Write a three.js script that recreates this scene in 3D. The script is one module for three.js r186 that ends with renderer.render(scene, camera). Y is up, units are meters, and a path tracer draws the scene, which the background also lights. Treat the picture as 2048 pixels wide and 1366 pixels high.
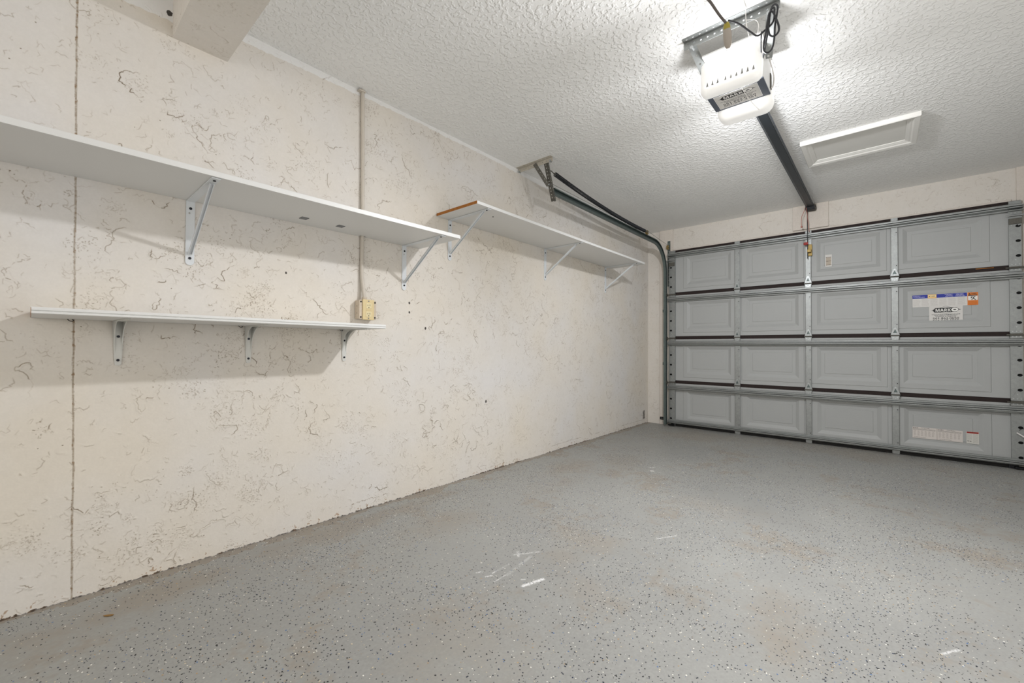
import * as THREE from 'three';
import { RoundedBoxGeometry } from 'three/addons/geometries/RoundedBoxGeometry.js';
import { mergeGeometries } from 'three/addons/utils/BufferGeometryUtils.js';
import { RectAreaLightUniformsLib } from 'three/addons/lights/RectAreaLightUniformsLib.js';

// ------------------------------------------------------------------ camera, light, exposure
// x runs from the left wall to the right, y up, z from the garage door towards the viewer (metres)
const scene = new THREE.Scene();
const camera = new THREE.PerspectiveCamera(2 * Math.atan(683 / 843.756) * 180 / Math.PI, 2048 / 1366, 0.05, 60);
camera.position.set(2.2349, 0.9301, 5.1882);
camera.rotation.set(0.015774, 0.718761, 0.005762, 'YXZ');
camera.updateMatrixWorld();
scene.add(camera);

const renderer = new THREE.WebGLRenderer({ antialias: true });
renderer.toneMapping = THREE.LinearToneMapping;
renderer.toneMappingExposure = 1.0;
renderer.shadowMap.enabled = true;
RectAreaLightUniformsLib.init();
scene.background = new THREE.Color(0x000000);

const UNSEEN_BACK_WINDOW = { x: 1.8, y: 1.45, z: 7.36, w: 2.9, h: 1.3, power: 1.0, color: 0xfff9f2 };   // unseen, behind the viewer, placed to light the near left wall
const UNSEEN_SIDE_WINDOW = { x: 3.36, y: 1.0, z: 3.6, w: 2.0, h: 1.3, power: 0.92, color: 0xfdfbf8 };      // unseen, out of view on the right, placed to brighten the ceiling
{
  const unseenBackLight = new THREE.RectAreaLight(UNSEEN_BACK_WINDOW.color, UNSEEN_BACK_WINDOW.power, UNSEEN_BACK_WINDOW.w, UNSEEN_BACK_WINDOW.h);
  unseenBackLight.position.set(UNSEEN_BACK_WINDOW.x, UNSEEN_BACK_WINDOW.y, UNSEEN_BACK_WINDOW.z - 0.03);
  unseenBackLight.lookAt(UNSEEN_BACK_WINDOW.x, UNSEEN_BACK_WINDOW.y, 0);
  scene.add(unseenBackLight);
  const side = new THREE.RectAreaLight(UNSEEN_SIDE_WINDOW.color, UNSEEN_SIDE_WINDOW.power, UNSEEN_SIDE_WINDOW.w, UNSEEN_SIDE_WINDOW.h);
  side.position.set(UNSEEN_SIDE_WINDOW.x - 0.03, UNSEEN_SIDE_WINDOW.y, UNSEEN_SIDE_WINDOW.z);
  side.lookAt(0, UNSEEN_SIDE_WINDOW.y, UNSEEN_SIDE_WINDOW.z);
  scene.add(side);
}
const LAMP = { front: 8.0, back: 9.6, spillFront: 0.55, spillBack: 0.36 };    // candela of the two bulbs in the opener: through the covers, and what leaks up past them
const LAMP_COLOR = 0xfbfcff;

// ------------------------------------------------------------------ dimensions
const H = 2.4, ROOM_X = 3.4, ROOM_Z = 7.4;
const DOOR = { x0: 0.285, x1: 3.075, z: 0.03, top: 2.131 };
const SEAM = [0, 0.531, 1.064, 1.596, 2.131];

// ------------------------------------------------------------------ helpers
let seed = 12345;
const rnd = () => { seed = (seed * 1664525 + 1013904223) >>> 0; return seed / 4294967296; };
const rr = (a, b) => a + (b - a) * rnd();
const clamp = (v, a = 0, b = 1) => v < a ? a : v > b ? b : v;
const sstep = (a, b, v) => { const t = clamp((v - a) / (b - a)); return t * t * (3 - 2 * t); };
const V = (x, y, z) => new THREE.Vector3(x, y, z);
const names = new Map();
function numbered(name) {
  const n = names.get(name) || 0; names.set(name, n + 1);
  return n ? name + '_' + String(n).padStart(3, '0') : name;
}
function put(geo, name, mat, parent) {
  const g = Array.isArray(geo) ? mergeGeometries(geo.map(q => q.index ? q.toNonIndexed() : q)) : geo;
  const m = new THREE.Mesh(g, mat);
  m.name = name; m.castShadow = true; m.receiveShadow = true;
  if (parent) parent.add(m);
  return m;
}
function tag(o, label, category, group, kind) {
  if (!o.parent) { o.name = numbered(o.name); scene.add(o); }
  o.userData.label = label;
  if (category) o.userData.category = category;
  if (group) o.userData.group = group;
  if (kind) o.userData.kind = kind;
  return o;
}
function thing(name, label, category, at = [0, 0, 0], group, kind) {
  const o = new THREE.Group(); o.name = name; o.position.set(...at);
  return tag(o, label, category, group, kind);
}
const sub = (name, parent) => { const g = new THREE.Group(); g.name = name; parent.add(g); return g; };
function box(x0, x1, y0, y1, z0, z1) {
  const g = new THREE.BoxGeometry(x1 - x0, y1 - y0, z1 - z0);
  return g.translate((x0 + x1) / 2, (y0 + y1) / 2, (z0 + z1) / 2);
}
function rbox(x0, x1, y0, y1, z0, z1, r = 0.003, s = 2) {
  const g = new RoundedBoxGeometry(x1 - x0, y1 - y0, z1 - z0, s, r);
  return g.translate((x0 + x1) / 2, (y0 + y1) / 2, (z0 + z1) / 2);
}
// uv from the position, in the units the map is made for
function planarUV(g, f) {
  const p = g.attributes.position, n = g.attributes.normal, uv = new Float32Array(p.count * 2);
  for (let i = 0; i < p.count; i++) {
    const a = f(p.getX(i), p.getY(i), p.getZ(i), n.getX(i), n.getY(i), n.getZ(i));
    uv[2 * i] = a[0]; uv[2 * i + 1] = a[1];
  }
  g.setAttribute('uv', new THREE.BufferAttribute(uv, 2));
  return g;
}
// uv by the face's direction, in metres times k
const boxUV = (g, k = 1) => planarUV(g, (x, y, z, nx, ny, nz) => {
  nx = Math.abs(nx); ny = Math.abs(ny); nz = Math.abs(nz);
  return nx > ny && nx > nz ? [z * k, y * k] : ny > nz ? [x * k, z * k] : [x * k, y * k];
});
function cyl(a, b, r, seg = 10, r2 = r) {           // rod from a to b
  const d = b.clone().sub(a), g = new THREE.CylinderGeometry(r2, r, d.length(), seg);
  g.applyQuaternion(new THREE.Quaternion().setFromUnitVectors(V(0, 1, 0), d.clone().normalize()));
  return g.translate((a.x + b.x) / 2, (a.y + b.y) / 2, (a.z + b.z) / 2);
}
function tube(pts, r, n = 40, seg = 8) {
  return new THREE.TubeGeometry(new THREE.CatmullRomCurve3(pts, false, 'catmullrom', 0.5), n, r, seg, false);
}
function bar(a, b, w, t, side) {                    // flat bar from a to b; "side" is its width direction
  const d = b.clone().sub(a), L = d.length(), z = d.normalize();
  const x = side.clone().addScaledVector(z, -side.dot(z)).normalize(), y = z.clone().cross(x);
  const g = new THREE.BoxGeometry(w, t, L);
  const m = new THREE.Matrix4().makeBasis(x, y, z); m.setPosition((a.x + b.x) / 2, (a.y + b.y) / 2, (a.z + b.z) / 2);
  return g.applyMatrix4(m);
}
// sheet with holes lying from a to b; holes given as [along, across, radius]; across runs along "side"
function perforated(a, b, w, t, side, holes, round = 0.004) {
  const d = b.clone().sub(a), L = d.length(), u = d.normalize();
  const v = side.clone().addScaledVector(u, -side.dot(u)).normalize(), n = u.clone().cross(v);
  const s = new THREE.Shape();
  const r = Math.min(round, w / 2 - 1e-4);
  s.moveTo(r, -w / 2); s.lineTo(L - r, -w / 2); s.quadraticCurveTo(L, -w / 2, L, -w / 2 + r); s.lineTo(L, w / 2 - r); s.quadraticCurveTo(L, w / 2, L - r, w / 2);
  s.lineTo(r, w / 2); s.quadraticCurveTo(0, w / 2, 0, w / 2 - r); s.lineTo(0, -w / 2 + r); s.quadraticCurveTo(0, -w / 2, r, -w / 2);
  for (const [hx, hy, hr, hs = 1] of holes) { const p = new THREE.Path(); p.absellipse(hx, hy, hr * hs, hr, 0, Math.PI * 2, true); s.holes.push(p); }
  const g = new THREE.ExtrudeGeometry(s, { depth: t, bevelEnabled: false, curveSegments: 6 });
  const m = new THREE.Matrix4().makeBasis(u, v, n); m.setPosition(a.x, a.y, a.z);
  return g.applyMatrix4(m);
}
// profile (list of [p, q] points, closed) swept straight from a to b; p along P, q along Q
function sweep(profile, a, b, P, Q) {
  const d = b.clone().sub(a), s = new THREE.Shape(profile.map(c => new THREE.Vector2(c[0], c[1])));
  const g = new THREE.ExtrudeGeometry(s, { depth: d.length(), bevelEnabled: false });
  const m = new THREE.Matrix4().makeBasis(P, Q, d.normalize()); m.setPosition(a.x, a.y, a.z);
  g.applyMatrix4(m);
  if (P.clone().cross(Q).dot(d) < 0) { const i = g.attributes.position.array; for (const at of ['position', 'normal', 'uv']) { const A = g.attributes[at], k = A.itemSize; for (let t = 0; t < A.count; t += 3) for (let c = 0; c < k; c++) { const x = A.array[(t + 1) * k + c]; A.array[(t + 1) * k + c] = A.array[(t + 2) * k + c]; A.array[(t + 2) * k + c] = x; } } g.computeVertexNormals(); }
  return g;
}

// ------------------------------------------------------------------ computed textures
function gradNoise(out, W, Hh, nx, ny, amp, sd) {    // adds one octave of tiling gradient noise
  let s = (sd * 2654435761 + 97) >>> 0;
  const r = () => { s = (s * 1664525 + 1013904223) >>> 0; return s / 4294967296; };
  const gx = new Float32Array(nx * ny), gy = new Float32Array(nx * ny);
  for (let i = 0; i < nx * ny; i++) { r(); const a = r() * Math.PI * 2; gx[i] = Math.cos(a); gy[i] = Math.sin(a); }
  const X0 = new Int32Array(W), X1 = new Int32Array(W), FX = new Float32Array(W), SX = new Float32Array(W);
  for (let i = 0; i < W; i++) { const t = i / W * nx, k = Math.floor(t), f = t - k; X0[i] = k % nx; X1[i] = (k + 1) % nx; FX[i] = f; SX[i] = f * f * f * (f * (f * 6 - 15) + 10); }
  for (let j = 0; j < Hh; j++) {
    const t = j / Hh * ny, k = Math.floor(t), fy = t - k, sy = fy * fy * fy * (fy * (fy * 6 - 15) + 10);
    const r0 = (k % ny) * nx, r1 = ((k + 1) % ny) * nx;
    for (let i = 0; i < W; i++) {
      const a = r0 + X0[i], b = r0 + X1[i], c = r1 + X0[i], d = r1 + X1[i], fx = FX[i], sx = SX[i];
      const n00 = gx[a] * fx + gy[a] * fy, n10 = gx[b] * (fx - 1) + gy[b] * fy, n01 = gx[c] * fx + gy[c] * (fy - 1), n11 = gx[d] * (fx - 1) + gy[d] * (fy - 1);
      const u = n00 + (n10 - n00) * sx, v = n01 + (n11 - n01) * sx;
      out[j * W + i] += amp * 1.4 * (u + (v - u) * sy);
    }
  }
}
function fbm(W, Hh, Lx, Ly, waves, sd) {             // waves: [wavelength in metres, amplitude]
  const o = new Float32Array(W * Hh);
  waves.forEach(([l, a], k) => gradNoise(o, W, Hh, Math.max(1, Math.round(Lx / l)), Math.max(1, Math.round(Ly / l)), a, sd + k * 17));
  return o;
}
function tex(data, W, Hh, srgb, wrap = true) {
  const t = new THREE.DataTexture(data, W, Hh, THREE.RGBAFormat);
  t.magFilter = THREE.LinearFilter; t.minFilter = THREE.LinearMipmapLinearFilter; t.generateMipmaps = true;
  if (wrap) t.wrapS = t.wrapT = THREE.RepeatWrapping;
  if (srgb) t.colorSpace = THREE.SRGBColorSpace;
  t.needsUpdate = true;
  return t;
}
const grey = (f, W, Hh, lo = 0, hi = 1) => { const d = new Uint8Array(W * Hh * 4); for (let i = 0; i < W * Hh; i++) { const v = clamp((f[i] - lo) / (hi - lo)) * 255; d[4 * i] = d[4 * i + 1] = d[4 * i + 2] = v; d[4 * i + 3] = 255; } return tex(d, W, Hh, false); };

// skip-trowelled stucco: flat smears whose torn edges are raised; their colour holds grime and painted crease shade.
// The tears are laid out once, in metres along the wall and up it, then drawn into each map.
function tears(Lx, Ly, sd, k = 1) {
  let s = sd >>> 0; const r = () => { s = (s * 1664525 + 1013904223) >>> 0; return s / 4294967296; };
  const dir = fbm(128, 64, Lx, Ly, [[1.3, 1], [0.5, 0.5]], sd + 3), dens = fbm(128, 64, Lx, Ly, [[0.8, 1], [0.35, 0.8]], sd + 9);
  const at = (f, x, y) => f[clamp(Math.floor(y / Ly * 64), 0, 63) * 128 + clamp(Math.floor(x / Lx * 128), 0, 127)];
  const pts = [];                                     // x, y, strength, lip direction x, y, lip height
  const walk = (x, y, a, len, str, wig, lip) => {
    let curl = 0; const step = 0.0012, n = Math.floor(len / step), side = r() < 0.5 ? 1 : -1; let gate = 1, jag = 0;
    for (let i = 0; i < n; i++) {
      curl += (r() - 0.5) * 5 * wig; curl *= 0.93; a += curl * step * 9; if (r() < 0.2) jag = (r() - 0.5) * (1.2 + 1.6 * wig); if (r() < 0.06) gate = r() < 0.3 ? 0.15 : 0.5 + 0.7 * r();
      x += Math.cos(a + jag) * step; y += Math.sin(a + jag) * step;
      const t = i / n, f = Math.min(1, t * 7, (1 - t) * 5);
      pts.push(x, y, str * f * gate, -Math.sin(a) * side, Math.cos(a) * side, lip * f);
    }
  };
  const area = Lx * Ly;
  for (let i = 0; i < 140 * area * k; i++) {           // long wandering edges
    const x = r() * Lx, y = r() * Ly; if (r() > 0.5 + 0.6 * at(dens, x, y)) continue;
    walk(x, y, (r() < 0.7 ? -0.9 : 0.4) + 1.7 * at(dir, x, y) + (r() - 0.5) * 1.1, 0.04 + 0.26 * Math.pow(r(), 2), 0.3 + 0.8 * Math.pow(r(), 1.5), 1, 1);
  }
  for (let i = 0; i < 380 * area * k; i++) {           // faint ones
    const x = r() * Lx, y = r() * Ly;
    walk(x, y, r() * 6.28, 0.015 + 0.10 * r() * r(), 0.12 + 0.32 * r(), 1.2, 0.6);
  }
  for (let i = 0; i < 84 * area * k; i++) {           // clusters of small nicks
    const cx = r() * Lx, cy = r() * Ly, R = 0.015 + 0.055 * r(), a = r() * 6.28, n = 12 + 60 * r() * (R / 0.05), str = 0.2 + 0.5 * r(); if (r() > 0.6 + 0.6 * at(dens, cx, cy)) continue;
    for (let j = 0; j < n; j++) { const q = R * (r() + r() - 1) * 1.2, w = R * (r() + r() - 1) * 1.2; walk(cx + q, cy + w, a + (r() - 0.5) * 2.2, 0.0025 + 0.013 * r() * r(), str * (0.3 + 0.8 * r()), 2, 0.7); }
  }
  for (let i = 0; i < 26 * area * k; i++) { const x = r() * Lx, y = r() * Ly; walk(x, y, r() * 6.28, 0.002 + 0.003 * r(), 1.2, 1, 0.3); }   // pinholes
  return Float32Array.from(pts);
}
function stucco(W, Hh, x0, x1, Ly, pts, sd, tone, extra) {
  const Lx = x1 - x0, kx = Lx / W, ky = Ly / Hh, line = new Float32Array(W * Hh), lip = new Float32Array(W * Hh);
  const stamp = (f, x, y, v, rad, add) => {
    const ci = (x - x0) / kx, cj = y / ky, ri = Math.ceil(2 * rad / kx), rj = Math.ceil(2 * rad / ky);
    if (ci < -ri || ci > W + ri || cj < -rj || cj > Hh + rj) return;
    for (let j = Math.floor(cj) - rj; j <= cj + rj + 1; j++) for (let i = Math.floor(ci) - ri; i <= ci + ri + 1; i++) {
      if (i < 0 || j < 0 || i >= W || j >= Hh) continue;
      const dx = (i - ci) * kx, dy = (j - cj) * ky, e = v * Math.exp(-(dx * dx + dy * dy) / (rad * rad)), q = j * W + i;
      if (e > f[q]) f[q] = e;
    }
  };
  for (let p = 0; p < pts.length; p += 6) {
    stamp(line, pts[p], pts[p + 1], pts[p + 2], 0.0012, false);
    if (p % 18 === 0) stamp(lip, pts[p] + pts[p + 3] * 0.005, pts[p + 1] + pts[p + 4] * 0.005, pts[p + 5] * Math.min(1, 0.4 + pts[p + 2]), 0.0042, false);
  }
  const A = fbm(W, Hh, Lx, Ly, [[0.16, 1], [0.07, 0.6], [0.03, 0.35]], sd), F = fbm(W, Hh, Lx, Ly, [[0.03, 0.7], [0.012, 0.8], [0.006, 0.7]], sd + 900);
  const h = new Float32Array(W * Hh), col = new Uint8Array(W * Hh * 4);
  for (let j = 0; j < Hh; j++) for (let i = 0; i < W; i++) {
    const k = j * W + i, x = x0 + i * kx, y = j * ky, T = tone(x, y);
    h[k] = 0.45 + 0.05 * A[k] + 0.02 * F[k] + 0.3 * lip[k] - 0.42 * line[k];
    const e = { dirtShade: clamp(line[k] * 0.85), dark: 0, white: 0, rust: 0 };
    extra?.(x, y, e, F[k], T, h, k);
    const t = clamp(0.5 + 0.5 * T + 0.08 * A[k]);
    let r = 227 - 3 * t, g = 219 + 2 * t, b = 206 + 12 * t;
    const n = F[k] * 2.2 + A[k] * 1.5; r += n; g += n; b += n;
    const mix = (R, G, Bb, a) => { r += (R - r) * a; g += (G - g) * a; b += (Bb - b) * a; };
    mix(240, 240, 239, e.white);
    mix(116, 98, 76, e.dirtShade);  // brown of the torn edges: grime together with their crease shade
    mix(128, 86, 48, clamp(e.rust));
    mix(45, 40, 36, clamp(e.dark));
    col[4 * k] = clamp(r, 0, 255); col[4 * k + 1] = clamp(g, 0, 255); col[4 * k + 2] = clamp(b, 0, 255); col[4 * k + 3] = 255;
  }
  return { map: tex(col, W, Hh, true), bumpMap: grey(h, W, Hh) };
}
const WL = 5.4, WS = 2.5;                            // the left wall's maps: z 0..2.5 and 2.5..5.4
function smoothField(Lx, Ly, sd) {
  const f = fbm(256, 128, Lx, Ly, [[1.1, 1], [0.5, 0.8], [0.2, 0.45]], sd);
  return (x, y) => { const a = clamp(x / Lx, 0, 0.999) * 255, b = clamp(y / Ly, 0, 0.999) * 127, i = Math.floor(a), j = Math.floor(b), u = a - i, v = b - j, q = j * 256 + i; return (f[q] * (1 - u) + f[q + 1] * u) * (1 - v) + (f[Math.min(q + 256, 32767)] * (1 - u) + f[Math.min(q + 257, 32767)] * u) * v; };
}
const oneD = (() => { const a = fbm(2048, 4, 5.6, 1, [[0.5, 0.6], [0.2, 0.5], [0.06, 0.4], [0.02, 0.4]], 31), b = fbm(2048, 4, 2.4, 1, [[0.6, 1], [0.2, 0.5], [0.05, 0.3]], 77); return { along: z => a[Math.floor(z / 5.6 * 2048) & 2047], up: y => b[Math.floor(y / 2.4 * 2048) & 2047] }; })();
const wallMarks = [[3.617, 1.211, 0.006], [3.616, 1.151, 0.006], [3.491, 1.055, 0.007], [2.926, 0.529, 0.008], [4.823, 2.324, 0.01], [4.35, 1.30, 0.005]];
const leftMarks = (z, y, e, f, t, h, k) => {
  const a = oneD.along(z);
  // ceiling paint lapped over the top of the wall
  const lap = (z > 4.81 ? 2.29 : 2.366 + 0.012 * Math.sin(z * 2.3)) + 0.012 * a;
  if (y > lap) { e.white = 0.85; e.dirtShade *= 0.25; }
  // the control joint, filled with yellowed sealant
  const dz = Math.abs(z - (5.072 + 0.022 * (y / 2.4) + 0.004 * oneD.up(y)));
  if (dz < 0.0032 + 0.0006 * f) { e.dirtShade = Math.max(e.dirtShade, (dz < 0.0016 ? 0.72 : 0.38) * (0.7 + 0.4 * f)); if (f > 0.6) e.rust = 0.3; h[k] -= 0.1; }
  // grime and broken plaster along the floor
  const g0 = 0.004 + 0.009 * a + 0.004 * f;
  if (y < g0) { e.dark = 0.5 + 0.3 * f; if (a > 0.15) e.rust = 0.6; }
  else if (y < g0 + 0.022 && f + a > 0.75) e.rust = 0.45;
  const seam = 0.05 + 0.016 * a + 0.006 * f;
  if (Math.abs(y - seam) < 0.0014 && t > 0.12 && a + f > -0.2) e.dirtShade = Math.max(e.dirtShade, 0.6);
  for (const [mz, my, mr] of wallMarks) { const d = Math.hypot(z - mz, (y - my) * 0.8) + 0.0015 * f; if (d < mr) e.dark = 0.85; }
  if (Math.abs(z - 0.121) < 0.028 + 0.008 * f && Math.abs(y - 0.11) < 0.05 + 0.01 * f) e.dark = 0.5 + 0.2 * f;
};
const leftTears = tears(WL, 2.4, 4711), leftTone = smoothField(WL, 2.4, 805);
const stuccoFar = stucco(1280, 1280, 0, WS, 2.4, leftTears, 5, leftTone, leftMarks), stuccoNear = stucco(2048, 2048, WS, WL, 2.4, leftTears, 6, leftTone, leftMarks);
const stuccoTile = stucco(1024, 1024, 0, 2.4, 2.4, tears(2.4, 2.4, 99, 0.7), 71, () => 0, (z, y, e) => { e.dirtShade *= 0.7; });

function knockdown(sd) {                             // spattered ceiling texture, 2 m tile
  const W = 2048, L = 2.0;
  const n = fbm(W, W, L, L, [[0.034, 0.75], [0.019, 1], [0.009, 0.5]], sd), m = fbm(W, W, L, L, [[0.3, 1], [0.1, 0.6]], sd + 50), f = fbm(W, W, L, L, [[0.006, 1]], sd + 80);
  const h = new Float32Array(W * W);
  for (let i = 0; i < W * W; i++) h[i] = sstep(-0.12 - 0.1 * m[i], 0.5, n[i]) * 0.85 + 0.05 * f[i] + 0.05;
  return grey(h, W, W);
}
const ceilingBump = knockdown(9);

// painted concrete floor: grey coating with rubbed and stained patches; x 0..3.4, z 0..5.6
function floorMap() {
  const W = 2048, Hh = 2048, Lx = 3.4, Lz = 5.6;
  const T = fbm(W, Hh, Lx, Lz, [[0.9, 1], [0.4, 0.7], [0.15, 0.5], [0.05, 0.3]], 301), S = fbm(W, Hh, Lx, Lz, [[0.5, 1], [0.22, 0.8], [0.1, 0.6], [0.04, 0.5], [0.015, 0.35]], 333), F = fbm(W, Hh, Lx, Lz, [[0.012, 1], [0.006, 1]], 351);
  const col = new Uint8Array(W * Hh * 4), ro = new Float32Array(W * Hh);
  const stains = [[2.0, 3.62, 0.10, 0.22, 0.5], [1.95, 3.4, 0.09, 0.14, 0.3], [1.16, 3.38, 0.16, 0.12, 0.35], [1.15, 3.6, 0.1, 0.1, 0.3], [1.38, 3.75, 0.12, 0.1, 0.28], [0.4, 2.4, 0.14, 0.3, 0.45], [0.55, 2.75, 0.12, 0.25, 0.35], [0.62, 1.9, 0.2, 0.25, 0.3], [0.2, 4.85, 0.1, 0.5, 0.5], [0.15, 4.1, 0.08, 0.5, 0.45], [0.5, 3.7, 0.15, 0.3, 0.3], [0.8, 0.5, 0.5, 0.35, 0.4], [2.0, 0.35, 0.9, 0.25, 0.35], [1.5, 2.5, 0.3, 0.15, 0.22], [1.75, 2.95, 0.12, 0.06, 0.4], [1.2, 4.3, 0.25, 0.2, 0.25], [2.1, 3.9, 0.15, 0.12, 0.3]];
  // scraped white paint: segments x, z, x, z, half width
  const white = [[1.175, 3.9, 1.203, 3.81, 0.013, 0.9], [1.02, 3.915, 1.022, 3.815, 0.0045], [0.985, 3.735, 1.052, 3.64, 0.009, 0.45], [0.975, 3.70, 1.01, 3.735, 0.009, 0.45], [1.05, 3.70, 1.075, 3.885, 0.012, 0.28], [1.07, 3.885, 1.07, 3.96, 0.004, 0.5], [0.968, 3.955, 0.985, 3.925, 0.005], [1.02, 3.95, 1.03, 3.93, 0.008], [2.37, 3.33, 2.41, 3.27, 0.007], [1.14, 3.87, 1.15, 3.86, 0.005], [0.86, 1.97, 0.89, 1.94, 0.012], [1.40, 3.15, 1.46, 3.05, 0.004]];
  const seg = (x, z, s) => { const dx = s[2] - s[0], dz = s[3] - s[1], t = clamp(((x - s[0]) * dx + (z - s[1]) * dz) / (dx * dx + dz * dz)); return Math.hypot(x - s[0] - t * dx, z - s[1] - t * dz); };
  for (let j = 0; j < Hh; j++) for (let i = 0; i < W; i++) {
    const k = j * W + i, x = i / W * Lx, z = j / Hh * Lz;
    const t = clamp(0.5 + 0.5 * T[k]);
    let r = 147 + 9 * t, g = 147 + 9 * t, b = 144 + 8 * t;
    const n = 5 * F[k]; r += n; g += n; b += n;
    const mix = (R, G, B, a) => { r += (R - r) * a; g += (G - g) * a; b += (B - b) * a; };
    let st = 0.3 * sstep(0.2, 1.2, S[k]);
    for (const [sx, sz, ax, az, a] of stains) { const d = Math.hypot((x - sx) / ax, (z - sz) / az); if (d < 1.7) st = Math.max(st, 0.62 * a * sstep(1.6, -0.1, d - 0.75 * S[k])); }
    const edge = x - (0.05 + 0.05 * S[k]);            // rust and dust swept against the plaster
    if (edge < 0) st = Math.max(st, 0.4);
    mix(143, 122, 98, clamp(st) * (0.85 + 0.25 * F[k]));
    let w = 0;
    if (x > 0.8 && x < 2.5 && z > 1.8 && z < 4.0) for (const s of white) { const d = seg(x, z, s) + 0.0035 * F[k] + 0.004 * S[k]; if (d < s[4]) w = Math.max(w, (s[5] ?? 0.7) * (F[k] + 1.2 * S[k] > -0.5 ? 1 : 0.15) * sstep(1, 0.3, d / s[4])); }
    mix(236, 236, 236, w);
    col[4 * k] = clamp(r, 0, 255); col[4 * k + 1] = clamp(g, 0, 255); col[4 * k + 2] = clamp(b, 0, 255); col[4 * k + 3] = 255;
    ro[k] = 0.5 + 0.12 * T[k] + 0.25 * st + 0.05 * F[k];
  }
  return { map: tex(col, W, Hh, true), roughnessMap: grey(ro, W, Hh, 0, 1) };
}
const floorTex = floorMap();
const speckle = (() => { const W = 512, f = fbm(W, W, 0.5, 0.5, [[0.05, 0.6], [0.015, 0.7], [0.005, 0.8]], 500); return { W, f }; })();
const fineBump = grey(speckle.f, speckle.W, speckle.W, -1.6, 1.6);
function tinted(lo, hi) {                            // patchy zinc or paint colour
  const { W, f } = speckle, d = new Uint8Array(W * W * 4);
  for (let i = 0; i < W * W; i++) { const t = clamp(0.5 + 0.4 * f[i]); for (let c = 0; c < 3; c++) d[4 * i + c] = lo[c] + (hi[c] - lo[c]) * t; d[4 * i + 3] = 255; }
  return tex(d, W, W, true);
}
function canvasTex(w, h, draw) {
  const c = document.createElement('canvas'); c.width = w; c.height = h;
  const x = c.getContext('2d'); draw(x, w, h);
  const t = new THREE.CanvasTexture(c); t.colorSpace = THREE.SRGBColorSpace; t.magFilter = THREE.LinearFilter;
  return t;
}

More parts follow.
